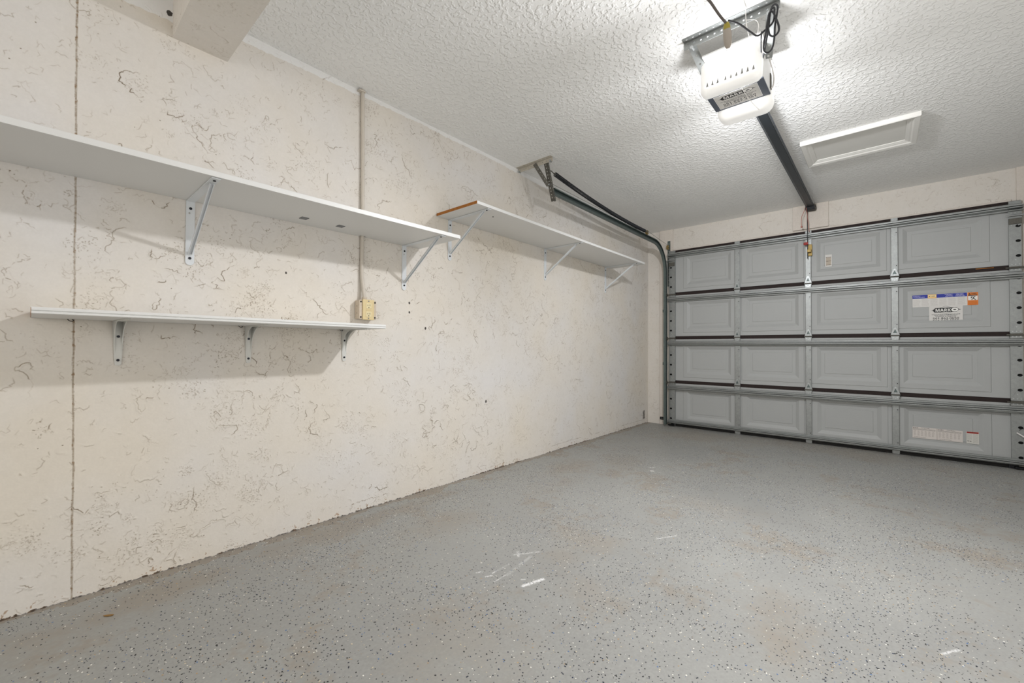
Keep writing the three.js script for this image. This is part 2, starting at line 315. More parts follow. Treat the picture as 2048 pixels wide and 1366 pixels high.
// ------------------------------------------------------------------ materials
const S = (o) => new THREE.MeshStandardMaterial(o);
const M = {
  wallFar: S({ map: stuccoFar.map, bumpMap: stuccoFar.bumpMap, bumpScale: 0.005, roughness: 0.86 }),
  wallNear: S({ map: stuccoNear.map, bumpMap: stuccoNear.bumpMap, bumpScale: 0.005, roughness: 0.86 }),
  wallBounceWhite: S({ color: 0xf2f1ee, bumpMap: stuccoTile.bumpMap, bumpScale: 0.004, roughness: 0.8 }),  // unseen walls, white chosen to bounce light to shelves and ceiling
  wall: S({ map: stuccoTile.map, bumpMap: stuccoTile.bumpMap, bumpScale: 0.004, roughness: 0.86 }),
  ceiling: S({ color: 0xf6f6f4, bumpMap: ceilingBump, bumpScale: 0.0027, roughness: 0.9 }),
  floor: S({ map: floorTex.map, roughnessMap: floorTex.roughnessMap, roughness: 1 }),
  flake: S({ color: 0xffffff, roughness: 0.55 }),
  melamine: S({ color: 0xe0e0de, roughness: 0.42 }),
  rawEdge: S({ map: tinted([150, 92, 36], [186, 124, 58]), roughness: 0.9 }),
  woodWhite: S({ color: 0xe4e4e2, roughness: 0.5 }),
  whiteMetal: S({ color: 0xdde1e4, roughness: 0.42 }),
  bracketCream: S({ color: 0xdadad5, roughness: 0.45 }),
  screw: S({ color: 0x23242a, roughness: 0.45, metalness: 0.5 }),
  clip: S({ color: 0x76797c, roughness: 0.4, metalness: 0.6 }),
  conduit: S({ map: tinted([196, 188, 176], [214, 206, 194]), roughness: 0.6 }),
  boxPaint: S({ map: tinted([196, 182, 162], [214, 200, 182]), roughness: 0.6 }),
  ivory: S({ color: 0xdcc898, roughness: 0.4 }),
  ivoryLight: S({ color: 0xe3d4aa, roughness: 0.38 }),
  slot: S({ color: 0x2a2622, roughness: 0.7 }),
  galv: S({ map: tinted([150, 153, 152], [168, 171, 170]), metalness: 0.78, roughness: 0.5 }),
  hinge: S({ color: 0xa3a7a7, metalness: 0.7, roughness: 0.42 }),
  galvTrack: S({ map: tinted([96, 108, 106], [116, 128, 126]), metalness: 0.72, roughness: 0.5 }),
  galvDark: S({ map: tinted([92, 90, 84], [128, 126, 118]), metalness: 0.7, roughness: 0.62 }),
  zincPainted: S({ map: tinted([186, 180, 166], [206, 200, 188]), roughness: 0.6, metalness: 0.1 }),
  spring: S({ color: 0x3b3d40, metalness: 0.75, roughness: 0.45 }),
  blackMetal: S({ color: 0x1d1f22, metalness: 0.4, roughness: 0.5 }),
  railBlack: S({ color: 0x2d3338, metalness: 0.45, roughness: 0.38 }),
  chain: S({ color: 0x5d6166, metalness: 0.7, roughness: 0.45 }),
  doorSkin: S({ color: 0xaeb0af, roughness: 0.5, bumpMap: fineBump, bumpScale: 0.0006 }),
  seam: S({ map: tinted([24, 13, 11], [44, 26, 22]), roughness: 0.75 }),
  rubber: S({ color: 0x1b1a19, roughness: 0.8 }),
  hole: S({ color: 0x0e0f0f, roughness: 0.9 }),
  bolt: S({ color: 0xb9bcbd, metalness: 0.8, roughness: 0.35 }),
  brass: S({ color: 0x9a8450, metalness: 0.6, roughness: 0.5 }),
  red: S({ color: 0x9c2a22, roughness: 0.6 }),
  openerWhite: S({ color: 0xe4e4e3, roughness: 0.4 }),
  openerGrey: S({ color: 0x565d6a, roughness: 0.45 }),
  lens: S({ color: 0xf4f3ee, roughness: 0.35, emissive: 0xffffff, emissiveIntensity: 0.3 }),
  ventGrey: S({ color: 0x8b8b88, roughness: 0.7 }),
  cordDark: S({ color: 0x2c2d31, roughness: 0.55 }),
  cordGrey: S({ color: 0x5c5550, roughness: 0.6 }),
  plugYellow: S({ color: 0x9a8b2c, roughness: 0.5 }),
  plugGrey: S({ color: 0xa39a90, roughness: 0.45 }),
  wireWhite: S({ color: 0xe9e6e2, roughness: 0.5 }),
  wireRed: S({ color: 0xb57468, roughness: 0.6 }),
  trimWhite: S({ color: 0xe6e5e0, roughness: 0.5 }),
  jamb: S({ map: tinted([218, 210, 200], [230, 222, 213]), roughness: 0.8, bumpMap: fineBump, bumpScale: 0.0015 }),
  leaf: S({ color: 0x8a6836, roughness: 0.8 }),
  chip: S({ color: 0xe6e4df, roughness: 0.8 }),
  unseenPane: S({ color: 0xffffff, roughness: 0.4, emissive: UNSEEN_BACK_WINDOW.color, emissiveIntensity: 0.9 }),  // glowing face of the unseen windows
};

// ------------------------------------------------------------------ the room
const T = 0.15;
const st = (geo, name, mat, label, category) => tag(put(geo, name, mat), label, category, null, 'structure');

{ // left wall, plastered in two lifts that share their tears
  const w = thing('wall_left', 'cream stucco side wall carrying the three white shelves', 'wall', [0, 0, 0], null, 'structure');
  put(planarUV(box(-T, 0, -0.1, H + 0.1, -T, WS), (x, y, z) => [z / WS, y / 2.4]), 'plaster_face', M.wallFar, w);
  put(planarUV(box(-T, 0, -0.1, H + 0.1, WS, ROOM_Z + T), (x, y, z) => [(z - WS) / (WL - WS), y / 2.4]), 'plaster_face', M.wallNear, w);
}
const tileUV = (g) => boxUV(g, 1 / 2.4);
{ // wall of the garage door, round its opening
  const parts = [box(0, 0.325, 0, H, -T, 0), box(3.035, ROOM_X, 0, H, -T, 0), box(0.325, 3.035, 2.10, H, -T, 0)];
  st(tileUV(mergeGeometries(parts.map(q => q.toNonIndexed()))), 'wall_front', M.wall, 'stucco wall and header around the garage door', 'wall');
  const v = UNSEEN_SIDE_WINDOW, z0 = v.z - v.w / 2, z1 = v.z + v.w / 2, v0 = v.y - v.h / 2, v1 = v.y + v.h / 2, R = ROOM_X;
  st(tileUV(mergeGeometries([box(R, R + T, -0.1, H + 0.1, -T, z0), box(R, R + T, -0.1, H + 0.1, z1, ROOM_Z + T), box(R, R + T, -0.1, v0, z0, z1), box(R, R + T, v1, H + 0.1, z0, z1)].map(q => q.toNonIndexed()))), 'wall_right', M.wallBounceWhite, 'unseen stucco side wall right of the view, plain white to bounce light', 'wall');
  const w = UNSEEN_BACK_WINDOW, x0 = w.x - w.w / 2, x1 = w.x + w.w / 2, y0 = w.y - w.h / 2, y1 = w.y + w.h / 2;
  const back = [box(0, x0, 0, H, ROOM_Z, ROOM_Z + T), box(x1, ROOM_X, 0, H, ROOM_Z, ROOM_Z + T), box(x0, x1, 0, y0, ROOM_Z, ROOM_Z + T), box(x0, x1, y1, H, ROOM_Z, ROOM_Z + T)];
  st(tileUV(mergeGeometries(back.map(q => q.toNonIndexed()))), 'wall_back', M.wallBounceWhite, 'unseen stucco wall behind the viewer, plain white to bounce light, with an unseen window', 'wall');
  const f = 0.05;
  function unseenWindowAt(name, label, at, w, h, turn) {
    const win = thing(name, label, 'window', at, null, 'structure'); win.rotation.y = turn;
    put([box(-w / 2, w / 2, -h / 2, -h / 2 + f, -0.02, 0.08), box(-w / 2, w / 2, h / 2 - f, h / 2, -0.02, 0.08), box(-w / 2, -w / 2 + f, -h / 2 + f, h / 2 - f, -0.02, 0.08), box(w / 2 - f, w / 2, -h / 2 + f, h / 2 - f, -0.02, 0.08)], 'unseen_window_frame', M.trimWhite, win);
    put(box(-w / 2 + f, w / 2 - f, -h / 2 + f, h / 2 - f, 0.02, 0.035), 'unseen_window_pane', M.unseenPane, win);
  }
  unseenWindowAt('window_1', 'unseen wide frosted window behind the viewer, placed to light the left wall', [w.x, w.y, ROOM_Z], w.w, w.h, 0);
  unseenWindowAt('window_2', 'unseen frosted window in the right wall, placed to light the ceiling', [ROOM_X, v.y, v.z], v.w, v.h, Math.PI / 2);
}
{ // floor with its scattered paint flakes
  const g = box(-T, ROOM_X + T, -0.1, 0, -T, ROOM_Z + T);
  planarUV(g, (x, y, z) => [x / 3.4, z / 5.6]);
  const floor = st(g, 'floor', M.floor, 'grey painted concrete floor with scattered colour flakes', 'floor');
  const N = 80000, geo = new THREE.CylinderGeometry(1, 1, 1, 5);
  const im = new THREE.InstancedMesh(geo, M.flake, N);
  const cols = [[0x1c1d20, 36], [0x2b2f3e, 16], [0x1b2744, 8], [0x505356, 8], [0xe6e4dc, 13], [0xcfc3aa, 9], [0xb79a72, 4], [0x5b78a6, 6]];
  const tot = cols.reduce((a, c) => a + c[1], 0), m = new THREE.Matrix4(), q = new THREE.Quaternion(), e = new THREE.Euler(), c = new THREE.Color();
  const dens = fbm(256, 256, 3.4, 6.0, [[0.5, 1], [0.2, 0.7]], 901);
  for (let i = 0; i < N;) {
    const x = rr(0.01, ROOM_X - 0.01), z = rr(0.03, 6.0), d = dens[Math.floor(z / 6 * 255) * 256 + Math.floor(x / 3.4 * 255)];
    if (rnd() > 0.62 + 0.55 * d) continue;
    const s = 0.0009 + 0.0017 * Math.pow(rnd(), 1.6);
    e.set(0, rr(0, 6.28), 0); q.setFromEuler(e);
    m.compose(V(x, 0.0001, z), q, V(s * rr(0.8, 1.5), 0.0006, s));
    im.setMatrixAt(i, m);
    let r = rnd() * tot, k = 0; while ((r -= cols[k][1]) > 0) k++;
    c.setHex(cols[k][0]); im.setColorAt(i, c); i++;
  }
  im.name = 'paint_flakes'; im.userData.kind = 'stuff'; im.receiveShadow = true; im.castShadow = true;
  floor.add(im);
}
{ // ceiling and the beam across it
  const g = box(-T, ROOM_X + T, H, H + 0.1, -T, ROOM_Z + T);
  planarUV(g, (x, y, z) => [x / 2, z / 2]);
  st(g, 'ceiling', M.ceiling, 'white ceiling with a spattered texture', 'ceiling');
  const b = box(0, ROOM_X, 2.227, H, 4.615, 4.813);
  st(tileUV(b), 'trim_1', M.wall, 'dropped stucco beam crossing the ceiling above the long shelf', 'beam');
}
{ // painted boards on the door wall
  const board = (x0, x1, y0, y1, z, label) => st(boxUV(rbox(x0, x1, y0, y1, 0, z, 0.003), 2), 'trim_' + (++boards), M.jamb, label, 'board');
  let boards = 1;
  board(0.158, 0.322, 0, H, 0.02, 'painted jamb board standing between wall corner and door track');
  board(1.556, 1.852, 2.155, H, 0.022, 'painted header pad behind the opener rail end');
  board(0.33, 3.03, 2.133, 2.15, 0.012, 'thin painted strip along the header above the garage door');
  board(3.056, 3.2, 0, H, 0.02, 'painted jamb board right of the garage door');
}

// ------------------------------------------------------------------ garage door
const strutProfile = (h, d) => [[0, 0], [0, 0.006], [0.004, 0.010], [h * 0.2, 0.010], [h * 0.32, d], [h * 0.44, d], [h * 0.5, d * 0.62], [h * 0.56, d], [h * 0.68, d], [h * 0.8, 0.010], [h - 0.004, 0.010], [h, 0.006], [h, 0]];
function nested(x0, x1, y0, y1, prof) {              // pressed panel: nested rectangles at changing depth
  const P = [], rect = ([i, z]) => [[x0 + i, y0 + i, z], [x1 - i, y0 + i, z], [x1 - i, y1 - i, z], [x0 + i, y1 - i, z]];
  const tri = (...v) => v.forEach(a => P.push(...a));
  for (let k = 0; k + 1 < prof.length; k++) { const a = rect(prof[k]), b = rect(prof[k + 1]); for (let s = 0; s < 4; s++) { const t = (s + 1) % 4; tri(a[s], a[t], b[t]); tri(a[s], b[t], b[s]); } }
  const c = rect(prof[prof.length - 1]); tri(c[0], c[1], c[2]); tri(c[0], c[2], c[3]);
  const g = new THREE.BufferGeometry(); g.setAttribute('position', new THREE.Float32BufferAttribute(P, 3)); g.computeVertexNormals();
  return planarUV(g, (x, y) => [x * 2, y * 14]);
}
const stileX = [[1.015, 1.068], [1.662, 1.712], [2.306, 2.356]];
{
  const door = thing('door_1', 'grey four section garage door with raised panels and steel struts', 'garage door', [0, 0, DOOR.z], null, 'structure');
  const prof = [[0, 0], [0.004, 0.004], [0.046, 0.004], [0.076, -0.012], [0.104, -0.012], [0.107, -0.009]];
  const cols = [0, 1, 2, 3].map(k => [0.45 + 0.63 * k, 1.02 + 0.63 * k]);
  const ex0 = DOOR.x0, ex1 = DOOR.x1;
  for (let r = 0; r < 4; r++) {
    const y0 = SEAM[r], y1 = SEAM[r + 1], py0 = y0 + 0.062, py1 = y1 - 0.062;
    const sec = sub('door_section', door);
    const sheet = [];
    const quad = (a, b, c, d) => sheet.push(boxUV(box(a, b, c, d, -0.002, 0), 2));
    quad(ex0, ex1, y0 + (r ? 0.022 : 0.004), py0); quad(ex0, ex1, py1, y1 - (r < 3 ? 0.016 : 0.026));
    const xs = [ex0, ...cols.flat(), ex1];
    for (let k = 0; k < xs.length; k += 2) quad(xs[k], xs[k + 1], py0, py1);
    put(sheet, 'sheet', M.doorSkin, sec);
    for (const [a, b] of cols) put(nested(a, b, py0, py1, prof), 'panel', M.doorSkin, sec);
    // stiles
    for (const [a, b] of stileX) {
      const sx = b - a;
      put(sweep([[0, 0], [0, 0.014], [0.004, 0.016], [sx - 0.004, 0.016], [sx, 0.014], [sx, 0]], V(a, y0 + (r ? 0.004 : 0.002), 0.001), V(a, y1 - 0.002, 0.001), V(1, 0, 0), V(0, 0, 1)), 'stile', M.galv, sec);
      put([cyl(V(b - 0.012, y1 - 0.135, 0.0165), V(b - 0.012, y1 - 0.135, 0.0178), 0.004), cyl(V(b - 0.012, y0 + 0.10, 0.0165), V(b - 0.012, y0 + 0.10, 0.0178), 0.004)], 'stile_hole', M.hole, sec);
    }
    // wide end stiles with a row of punched holes
    for (const [a, b, hx] of [[ex0, ex0 + 0.075, -0.014], [ex1 - 0.066, ex1, 0.016]]) {
      const w = b - a, L = y1 - y0 - 0.012, hol = [];
      for (let k = 0; k < 4; k++) hol.push([0.085 + k * 0.118, -hx, 0.0145, 0.78]);
      put(perforated(V((a + b) / 2, y0 + 0.006, 0.014), V((a + b) / 2, y1 - 0.006, 0.014), w, 0.003, V(-1, 0, 0), hol, 0.002), 'end_stile', M.galv, sec);
      put(box(a + 0.002, b - 0.002, y0 + 0.006, y1 - 0.006, 0.001, 0.006), 'end_stile_hole_shade', M.hole, sec);  // near-black sheet standing in for the shade inside the punched holes
      put([box(a, a + 0.002, y0 + 0.006, y1 - 0.006, 0.001, 0.015), box(b - 0.002, b, y0 + 0.006, y1 - 0.006, 0.001, 0.015)], 'end_stile_edge', M.galv, sec);
    }
  }
  // dark exposed section edges
  for (let s = 1; s < 4; s++) put(boxUV(box(ex0 + 0.076, ex1 - 0.067, SEAM[s] - 0.016, SEAM[s] + 0.022, -0.012, -0.004), 3), 'section_edge', M.seam, door);
  put(boxUV(box(ex0, ex1, DOOR.top - 0.026, DOOR.top, -0.012, -0.002), 3), 'section_edge', M.seam, door);
  // struts
  const strut = (yTop, h, d) => put(boxUV(sweep(strutProfile(h, d), V(ex0 - 0.004, yTop, 0.017), V(ex1 + 0.004, yTop, 0.017), V(0, -1, 0), V(0, 0, 1)), 2), 'strut', M.galv, door);
  for (let s = 1; s < 4; s++) strut(SEAM[s] - 0.036, 0.058, 0.05);
  strut(DOOR.top - 0.03, 0.06, 0.05);
  strut(0.082, 0.05, 0.042);
  put(rbox(ex0, ex1, 0.002, 0.036, -0.012, 0.014, 0.005), 'bottom_seal', M.rubber, door);
  for (const [a, b] of stileX) put([box(a, b, 0.012, 0.045, 0.014, 0.018), cyl(V((a + b) / 2, 0.03, 0.018), V((a + b) / 2, 0.03, 0.021), 0.005)], 'bottom_clip', M.galv, door);
  // hinges on the inner stiles
  function hinge(x, y) {
    const h = sub('hinge', door);
    const s = new THREE.Shape([[-0.03, 0], [0.03, 0], [0.026, 0.014], [0.012, 0.062], [0, 0.072], [-0.012, 0.062], [-0.026, 0.014]].map(a => new THREE.Vector2(...a)));
    const k = new THREE.Path([[-0.014, 0.016], [0, 0.05], [0.014, 0.016]].map(a => new THREE.Vector2(...a))); s.holes.push(k);
    const up = new THREE.ExtrudeGeometry(s, { depth: 0.007, bevelEnabled: true, bevelThickness: 0.001, bevelSize: 0.001, bevelSegments: 1 }); up.translate(x, y + 0.004, 0.019);
    put(up, 'upper_leaf', M.hinge, h);
    put(box(x - 0.013, x + 0.013, y + 0.018, y + 0.052, 0.0172, 0.0182), 'leaf_recess_shade', M.galvTrack, h);  // darker insert that paints shade into the hinge cutout
    const l = new THREE.Shape([[-0.028, 0], [0.028, 0], [0.022, -0.03], [0.006, -0.038], [-0.006, -0.038], [-0.022, -0.03]].map(a => new THREE.Vector2(...a)));
    const lo = new THREE.ExtrudeGeometry(l, { depth: 0.006, bevelEnabled: true, bevelThickness: 0.001, bevelSize: 0.001, bevelSegments: 1 }); lo.translate(x, y - 0.009, 0.019);
    put(lo, 'lower_leaf', M.hinge, h);
    put(cyl(V(x - 0.033, y - 0.003, 0.029), V(x + 0.033, y - 0.003, 0.029), 0.005), 'knuckle', M.galvDark, h);
    put([[0, 0.062], [0, 0.012], [-0.013, -0.024], [0.013, -0.024], [0, -0.034]].map(([a, b]) => cyl(V(x + a, y + b, 0.021), V(x + a, y + b, 0.0305), 0.0045, 6)), 'bolt', M.bolt, h);
  }
  for (let s = 1; s < 4; s++) for (const [a, b] of stileX) hinge((a + b) / 2, SEAM[s] + 0.002);
  // roller hinges at both ends
  function endHinge(x, y, dir, tall) {
    const h = sub('roller_hinge', door);
    const s = new THREE.Shape([[-0.032, 0], [0.032, 0], [0.03, 0.016], [0.006, 0.07], [-0.006, 0.07], [-0.03, 0.016]].map(a => new THREE.Vector2(...a)));
    const up = new THREE.ExtrudeGeometry(s, { depth: 0.003, bevelEnabled: false }); up.translate(x, y + 0.006, 0.0175);
    put(up, 'upper_leaf', M.galv, h);
    put(rbox(x - 0.032, x + 0.032, y - 0.034, y - 0.006, 0.0172, 0.0205, 0.001, 1), 'lower_leaf', M.galv, h);
    put([box(x - 0.034, x + 0.034, y - 0.004, y + 0.004, 0.018, 0.034), cyl(V(x - dir * 0.055, y - 0.006, 0.040), V(x + dir * 0.05, y - 0.006, 0.040), 0.0055, 8)], 'roller_stem', M.galvDark, h);
    put([[-0.02, 0.022], [0, 0.022], [0.02, 0.022], [0, 0.058], [-0.02, -0.02], [0, -0.02], [0.02, -0.02]].map(([a, b]) => cyl(V(x + a, y + b, 0.0195), V(x + a, y + b, 0.0245), 0.0045, 6)), 'bolt', M.bolt, h);
    const wx = x + dir * 0.052;
    put(cyl(V(wx - 0.006, y - 0.006, 0.040), V(wx + 0.006, y - 0.006, 0.040), 0.019, 14), 'roller', M.galvDark, h);
  }
  for (let s = 1; s < 4; s++) { endHinge(ex1 - 0.033, SEAM[s], 1); endHinge(ex0 + 0.035, SEAM[s], -1); }
  // top roller fixtures and bottom corner brackets
  for (const [x, dir] of [[ex1 - 0.033, 1], [ex0 + 0.035, -1]]) {
    const t = sub('top_fixture', door);
    put([rbox(x - 0.036, x + 0.036, 1.985, 2.05, 0.018, 0.022, 0.001, 1), rbox(x - 0.04, x + 0.04, 2.04, 2.046, 0.018, 0.06, 0.001, 1)], 'bracket', M.galv, t);
    put(box(x - 0.034, x + 0.034, 1.94, 1.984, 0.017, 0.03), 'slide_plate', M.galvDark, t);
    put(cyl(V(x - dir * 0.05, 2.005, 0.04), V(x + dir * 0.05, 2.005, 0.04), 0.006, 8), 'roller_stem', M.bolt, t);
    put([-0.02, 0, 0.02].flatMap(a => [cyl(V(x + a, 2.028, 0.021), V(x + a, 2.028, 0.026), 0.0045, 6), cyl(V(x + a, 1.93, 0.017), V(x + a, 1.93, 0.022), 0.0045, 6)]), 'bolt', M.bolt, t);
    const bb = sub('bottom_bracket', door);
    put([rbox(x - 0.05, x + 0.034, 0.004, 0.05, 0.016, 0.02, 0.001, 1), box(x - 0.02, x + 0.03, 0.01, 0.02, 0.02, 0.06)], 'plate', M.blackMetal, bb);
    put(cyl(V(x, 0.03, 0.04), V(x + dir * 0.05, 0.03, 0.04), 0.006, 8), 'roller_stem', M.galvDark, bb);
  }
  { // white lever at the right edge
    const l = sub('lock_lever', door); l.userData.label = 'white lever on the right edge';
    put([cyl(V(3.035, 0.287, 0.03), V(3.085, 0.248, 0.05), 0.0055, 8)], 'lever', M.wireWhite, l);
    put(tube([V(3.05, 0.305, 0.018), V(3.06, 0.318, 0.026), V(3.078, 0.322, 0.02)], 0.002, 10, 5), 'cable', M.cordDark, l);
  }
  // pale wood sliver in the upper seam
  put(box(2.83, 2.93, 1.606, 1.611, -0.004, -0.001), 'wood_sliver', M.rawEdge, door);

  // printed stickers, flat on the pressed panels
  const sticker = (x0, x1, y0, y1, texture, name, label, z = -0.0075) => {
    const g = new THREE.BoxGeometry(x1 - x0, y1 - y0, 0.0008); g.translate((x0 + x1) / 2, (y0 + y1) / 2, z);
    const m = put(g, name, S({ map: texture, roughness: 0.5 }), door); m.userData.label = label; return m;
  };
  const scrawl = (x, x0, y, w, h, n) => { let p = x0; while (p < x0 + w) { const l = h * (0.6 + 2.2 * rnd()); x.fillRect(p, y + h * 0.15 * rnd(), Math.min(l, x0 + w - p), h * (0.55 + 0.3 * rnd())); p += l + h * 0.45; } };
  sticker(2.448, 2.843, 1.312, 1.418, canvasTex(1024, 272, (x, w, h) => {
    x.fillStyle = '#dcdad6'; x.fillRect(0, 0, w, h);
    x.fillStyle = '#152a9c'; x.fillRect(0, 0, 860, 78);
    x.fillStyle = '#e8e6ee'; for (const [a, b, c] of [[14, 18, 120], [14, 44, 190], [520, 14, 130], [545, 34, 90], [530, 54, 120], [690, 14, 120], [700, 34, 110], [685, 54, 150]]) scrawl(x, a, b, c, 10);
    x.fillStyle = '#e9b45c'; x.fillRect(250, -4, 142, 88); x.fillStyle = '#f3d9a2'; x.fillRect(256, 10, 130, 56);
    x.fillStyle = '#2a1a10'; x.beginPath(); x.arc(278, 40, 10, 0, 7); x.fill(); scrawl(x, 300, 30, 70, 18);
    x.fillStyle = '#b7b2ad'; for (let c = 0; c < 6; c++) for (let r = 0; r < 12; r++) scrawl(x, 10 + c * 142, 92 + r * 14, 124 - 26 * rnd(), 6);
    x.fillStyle = '#e07a1e'; x.fillRect(866, 0, 158, 272);
    x.fillStyle = '#24140c'; x.beginPath(); x.moveTo(880, 46); x.lineTo(898, 12); x.lineTo(916, 46); x.fill(); scrawl(x, 926, 20, 80, 16); x.fillRect(880, 54, 130, 18);
    x.fillStyle = '#efece6'; x.fillRect(874, 76, 142, 92);
    x.strokeStyle = '#17120e'; x.fillStyle = '#17120e'; x.lineWidth = 13; x.beginPath(); x.moveTo(915, 96); x.lineTo(960, 104); x.lineTo(950, 134); x.lineTo(926, 156); x.moveTo(952, 130); x.lineTo(988, 160); x.moveTo(930, 98); x.lineTo(918, 124); x.stroke(); x.beginPath(); x.arc(974, 96, 10, 0, 7); x.fill();
    x.fillStyle = '#b85f16'; for (let r = 0; r < 6; r++) scrawl(x, 880, 184 + r * 14, 125, 6);
  }), 'warning_label', 'blue, white and orange instruction label');
  const dealer = canvasTex(640, 460, (x, w, h) => {
    x.fillStyle = '#d8d6d2'; x.fillRect(0, 0, w, h);
    x.strokeStyle = '#3a3a3a'; x.lineWidth = 5; x.beginPath(); x.moveTo(200, 62); x.lineTo(320, 18); x.lineTo(440, 62); x.moveTo(200, 172); x.lineTo(320, 210); x.lineTo(440, 172); x.stroke();
    x.fillStyle = '#1a1a1a'; x.beginPath(); x.moveTo(70, 118); x.lineTo(120, 60); x.lineTo(520, 56); x.lineTo(580, 112); x.lineTo(520, 172); x.lineTo(104, 174); x.fill();
    x.beginPath(); x.moveTo(40, 118); x.lineTo(110, 104); x.lineTo(110, 130); x.fill(); x.beginPath(); x.moveTo(612, 112); x.lineTo(560, 98); x.lineTo(560, 126); x.fill();
    x.fillStyle = '#efeeea'; x.font = 'bold 104px sans-serif'; x.textAlign = 'center'; x.save(); x.translate(268, 154); x.scale(1.02, 1); x.fillText('MARK', 0, 0); x.restore();
    x.beginPath(); x.ellipse(490, 114, 66, 48, 0, 0, 7); x.fill(); x.fillStyle = '#3a3a3a'; x.beginPath(); x.ellipse(490, 114, 30, 16, 0, 0, 7); x.fill();
    x.fillStyle = '#262626'; scrawl(x, 52, 222, 540, 15);
    x.font = 'bold 28px sans-serif'; x.fillText('SALES, SERVICE & INSTALLATION', 320, 264, 500); x.fillText('RESIDENTIAL & COMMERCIAL', 320, 292, 440);
    x.font = 'bold 64px sans-serif'; x.save(); x.translate(320, 352); x.scale(1.28, 1); x.fillText('561.863.0650', 0, 0, 420); x.restore(); x.save(); x.translate(320, 410); x.scale(1.28, 1); x.fillText('561.547.4001', 0, 0, 420); x.restore();
    scrawl(x, 60, 428, 270, 10); scrawl(x, 352, 428, 220, 10);
  });
  M.dealer = S({ map: dealer, roughness: 0.5 });
  sticker(2.552, 2.755, 1.164, 1.318, dealer, 'dealer_label', 'white dealer sticker with phone numbers', -0.0068);
  const table = (x, x0, w, h) => {
    x.fillStyle = '#d9d2cc'; x.fillRect(x0, 0, w, h); x.fillStyle = '#221e1c'; x.fillRect(x0 + 16, 14, 14, 20); scrawl(x, x0 + 36, 14, 90, 18);
    x.fillStyle = '#4a4440'; scrawl(x, x0 + 190, 16, 170, 12); for (let r = 0; r < 3; r++) scrawl(x, x0 + 14, 44 + r * 15, w - 40, 7);
    x.fillStyle = '#8d837c'; for (let r = 0; r < 9; r++) for (let c = 0; c < 6; c++) scrawl(x, x0 + 30 + c * 76, 98 + r * 18, 34 + 20 * rnd(), 7);
    x.fillStyle = '#3a3430'; scrawl(x, x0 + 30, h - 34, w * 0.5, 9);
  };
  sticker(2.440, 2.747, 0.160, 0.256, canvasTex(1024, 320, (x, w, h) => { table(x, 0, 508, h); table(x, 516, 508, h); x.fillStyle = '#9a918a'; x.fillRect(508, 0, 8, h); }), 'rating_label', 'white printed rating table');
  sticker(2.767, 2.839, 0.158, 0.258, canvasTex(256, 352, (x, w, h) => {
    x.fillStyle = '#d3d2cb'; x.fillRect(0, 0, w, h); x.fillStyle = '#a8281f'; x.fillRect(8, 6, 240, 46); x.fillStyle = '#5c1712'; scrawl(x, 20, 18, 210, 22);
    x.fillStyle = '#a39d96'; for (let r = 0; r < 15; r++) { if (r < 10) scrawl(x, 12, 66 + r * 18, 100, 7); scrawl(x, 134, 66 + r * 18, 105, 7); } x.fillStyle = '#2a2826'; scrawl(x, 16, 270, 96, 26);
  }), 'caution_label', 'small white label with a red heading');
  sticker(1.824, 1.877, 1.750, 1.869, canvasTex(128, 288, (x, w, h) => {
    x.fillStyle = '#d2d0cb'; x.fillRect(0, 0, w, h); x.fillStyle = '#b0a392'; x.fillRect(16, 66, 96, 190); x.fillStyle = '#3c322a'; for (const y of [58, 148, 240]) scrawl(x, 14, y, 100, 12);
  }), 'delivery_label', 'small white and tan paper label');
}

// ------------------------------------------------------------------ door tracks
// open channel swept along a path in the y-z plane
function channel(path, x, open) {
  const prof = [[-0.014, -0.026], [0.012, -0.026], [0.014, -0.02], [0.014, -0.016], [0.011, -0.016], [0.011, -0.023], [-0.011, -0.023], [-0.011, 0.023], [0.011, 0.023], [0.011, 0.016], [0.014, 0.016], [0.014, 0.02], [0.012, 0.026], [-0.014, 0.026]].map(([a, b]) => [a * open, b]);
  const P = [], n = path.length, m = prof.length, ring = [];
  for (let i = 0; i < n; i++) {
    const a = path[Math.max(0, i - 1)], b = path[Math.min(n - 1, i + 1)], ty = b[0] - a[0], tz = b[1] - a[1], l = Math.hypot(ty, tz), ny = -tz / l, nz = ty / l;
    ring.push(prof.map(([px, q]) => [x + px, path[i][0] + ny * q, path[i][1] + nz * q]));
  }
  for (let i = 0; i + 1 < n; i++) for (let k = 0; k < m; k++) { const l = (k + 1) % m, A = ring[i][k], B = ring[i][l], C = ring[i + 1][l], D = ring[i + 1][k]; P.push(...A, ...B, ...C, ...A, ...C, ...D); }
  const g = new THREE.BufferGeometry(); g.setAttribute('position', new THREE.Float32BufferAttribute(P, 3)); g.computeVertexNormals();
  return boxUV(g, 2);
}
const TR = { x: 0.258, z: 0.09, y: 2.185, r: 0.33 };
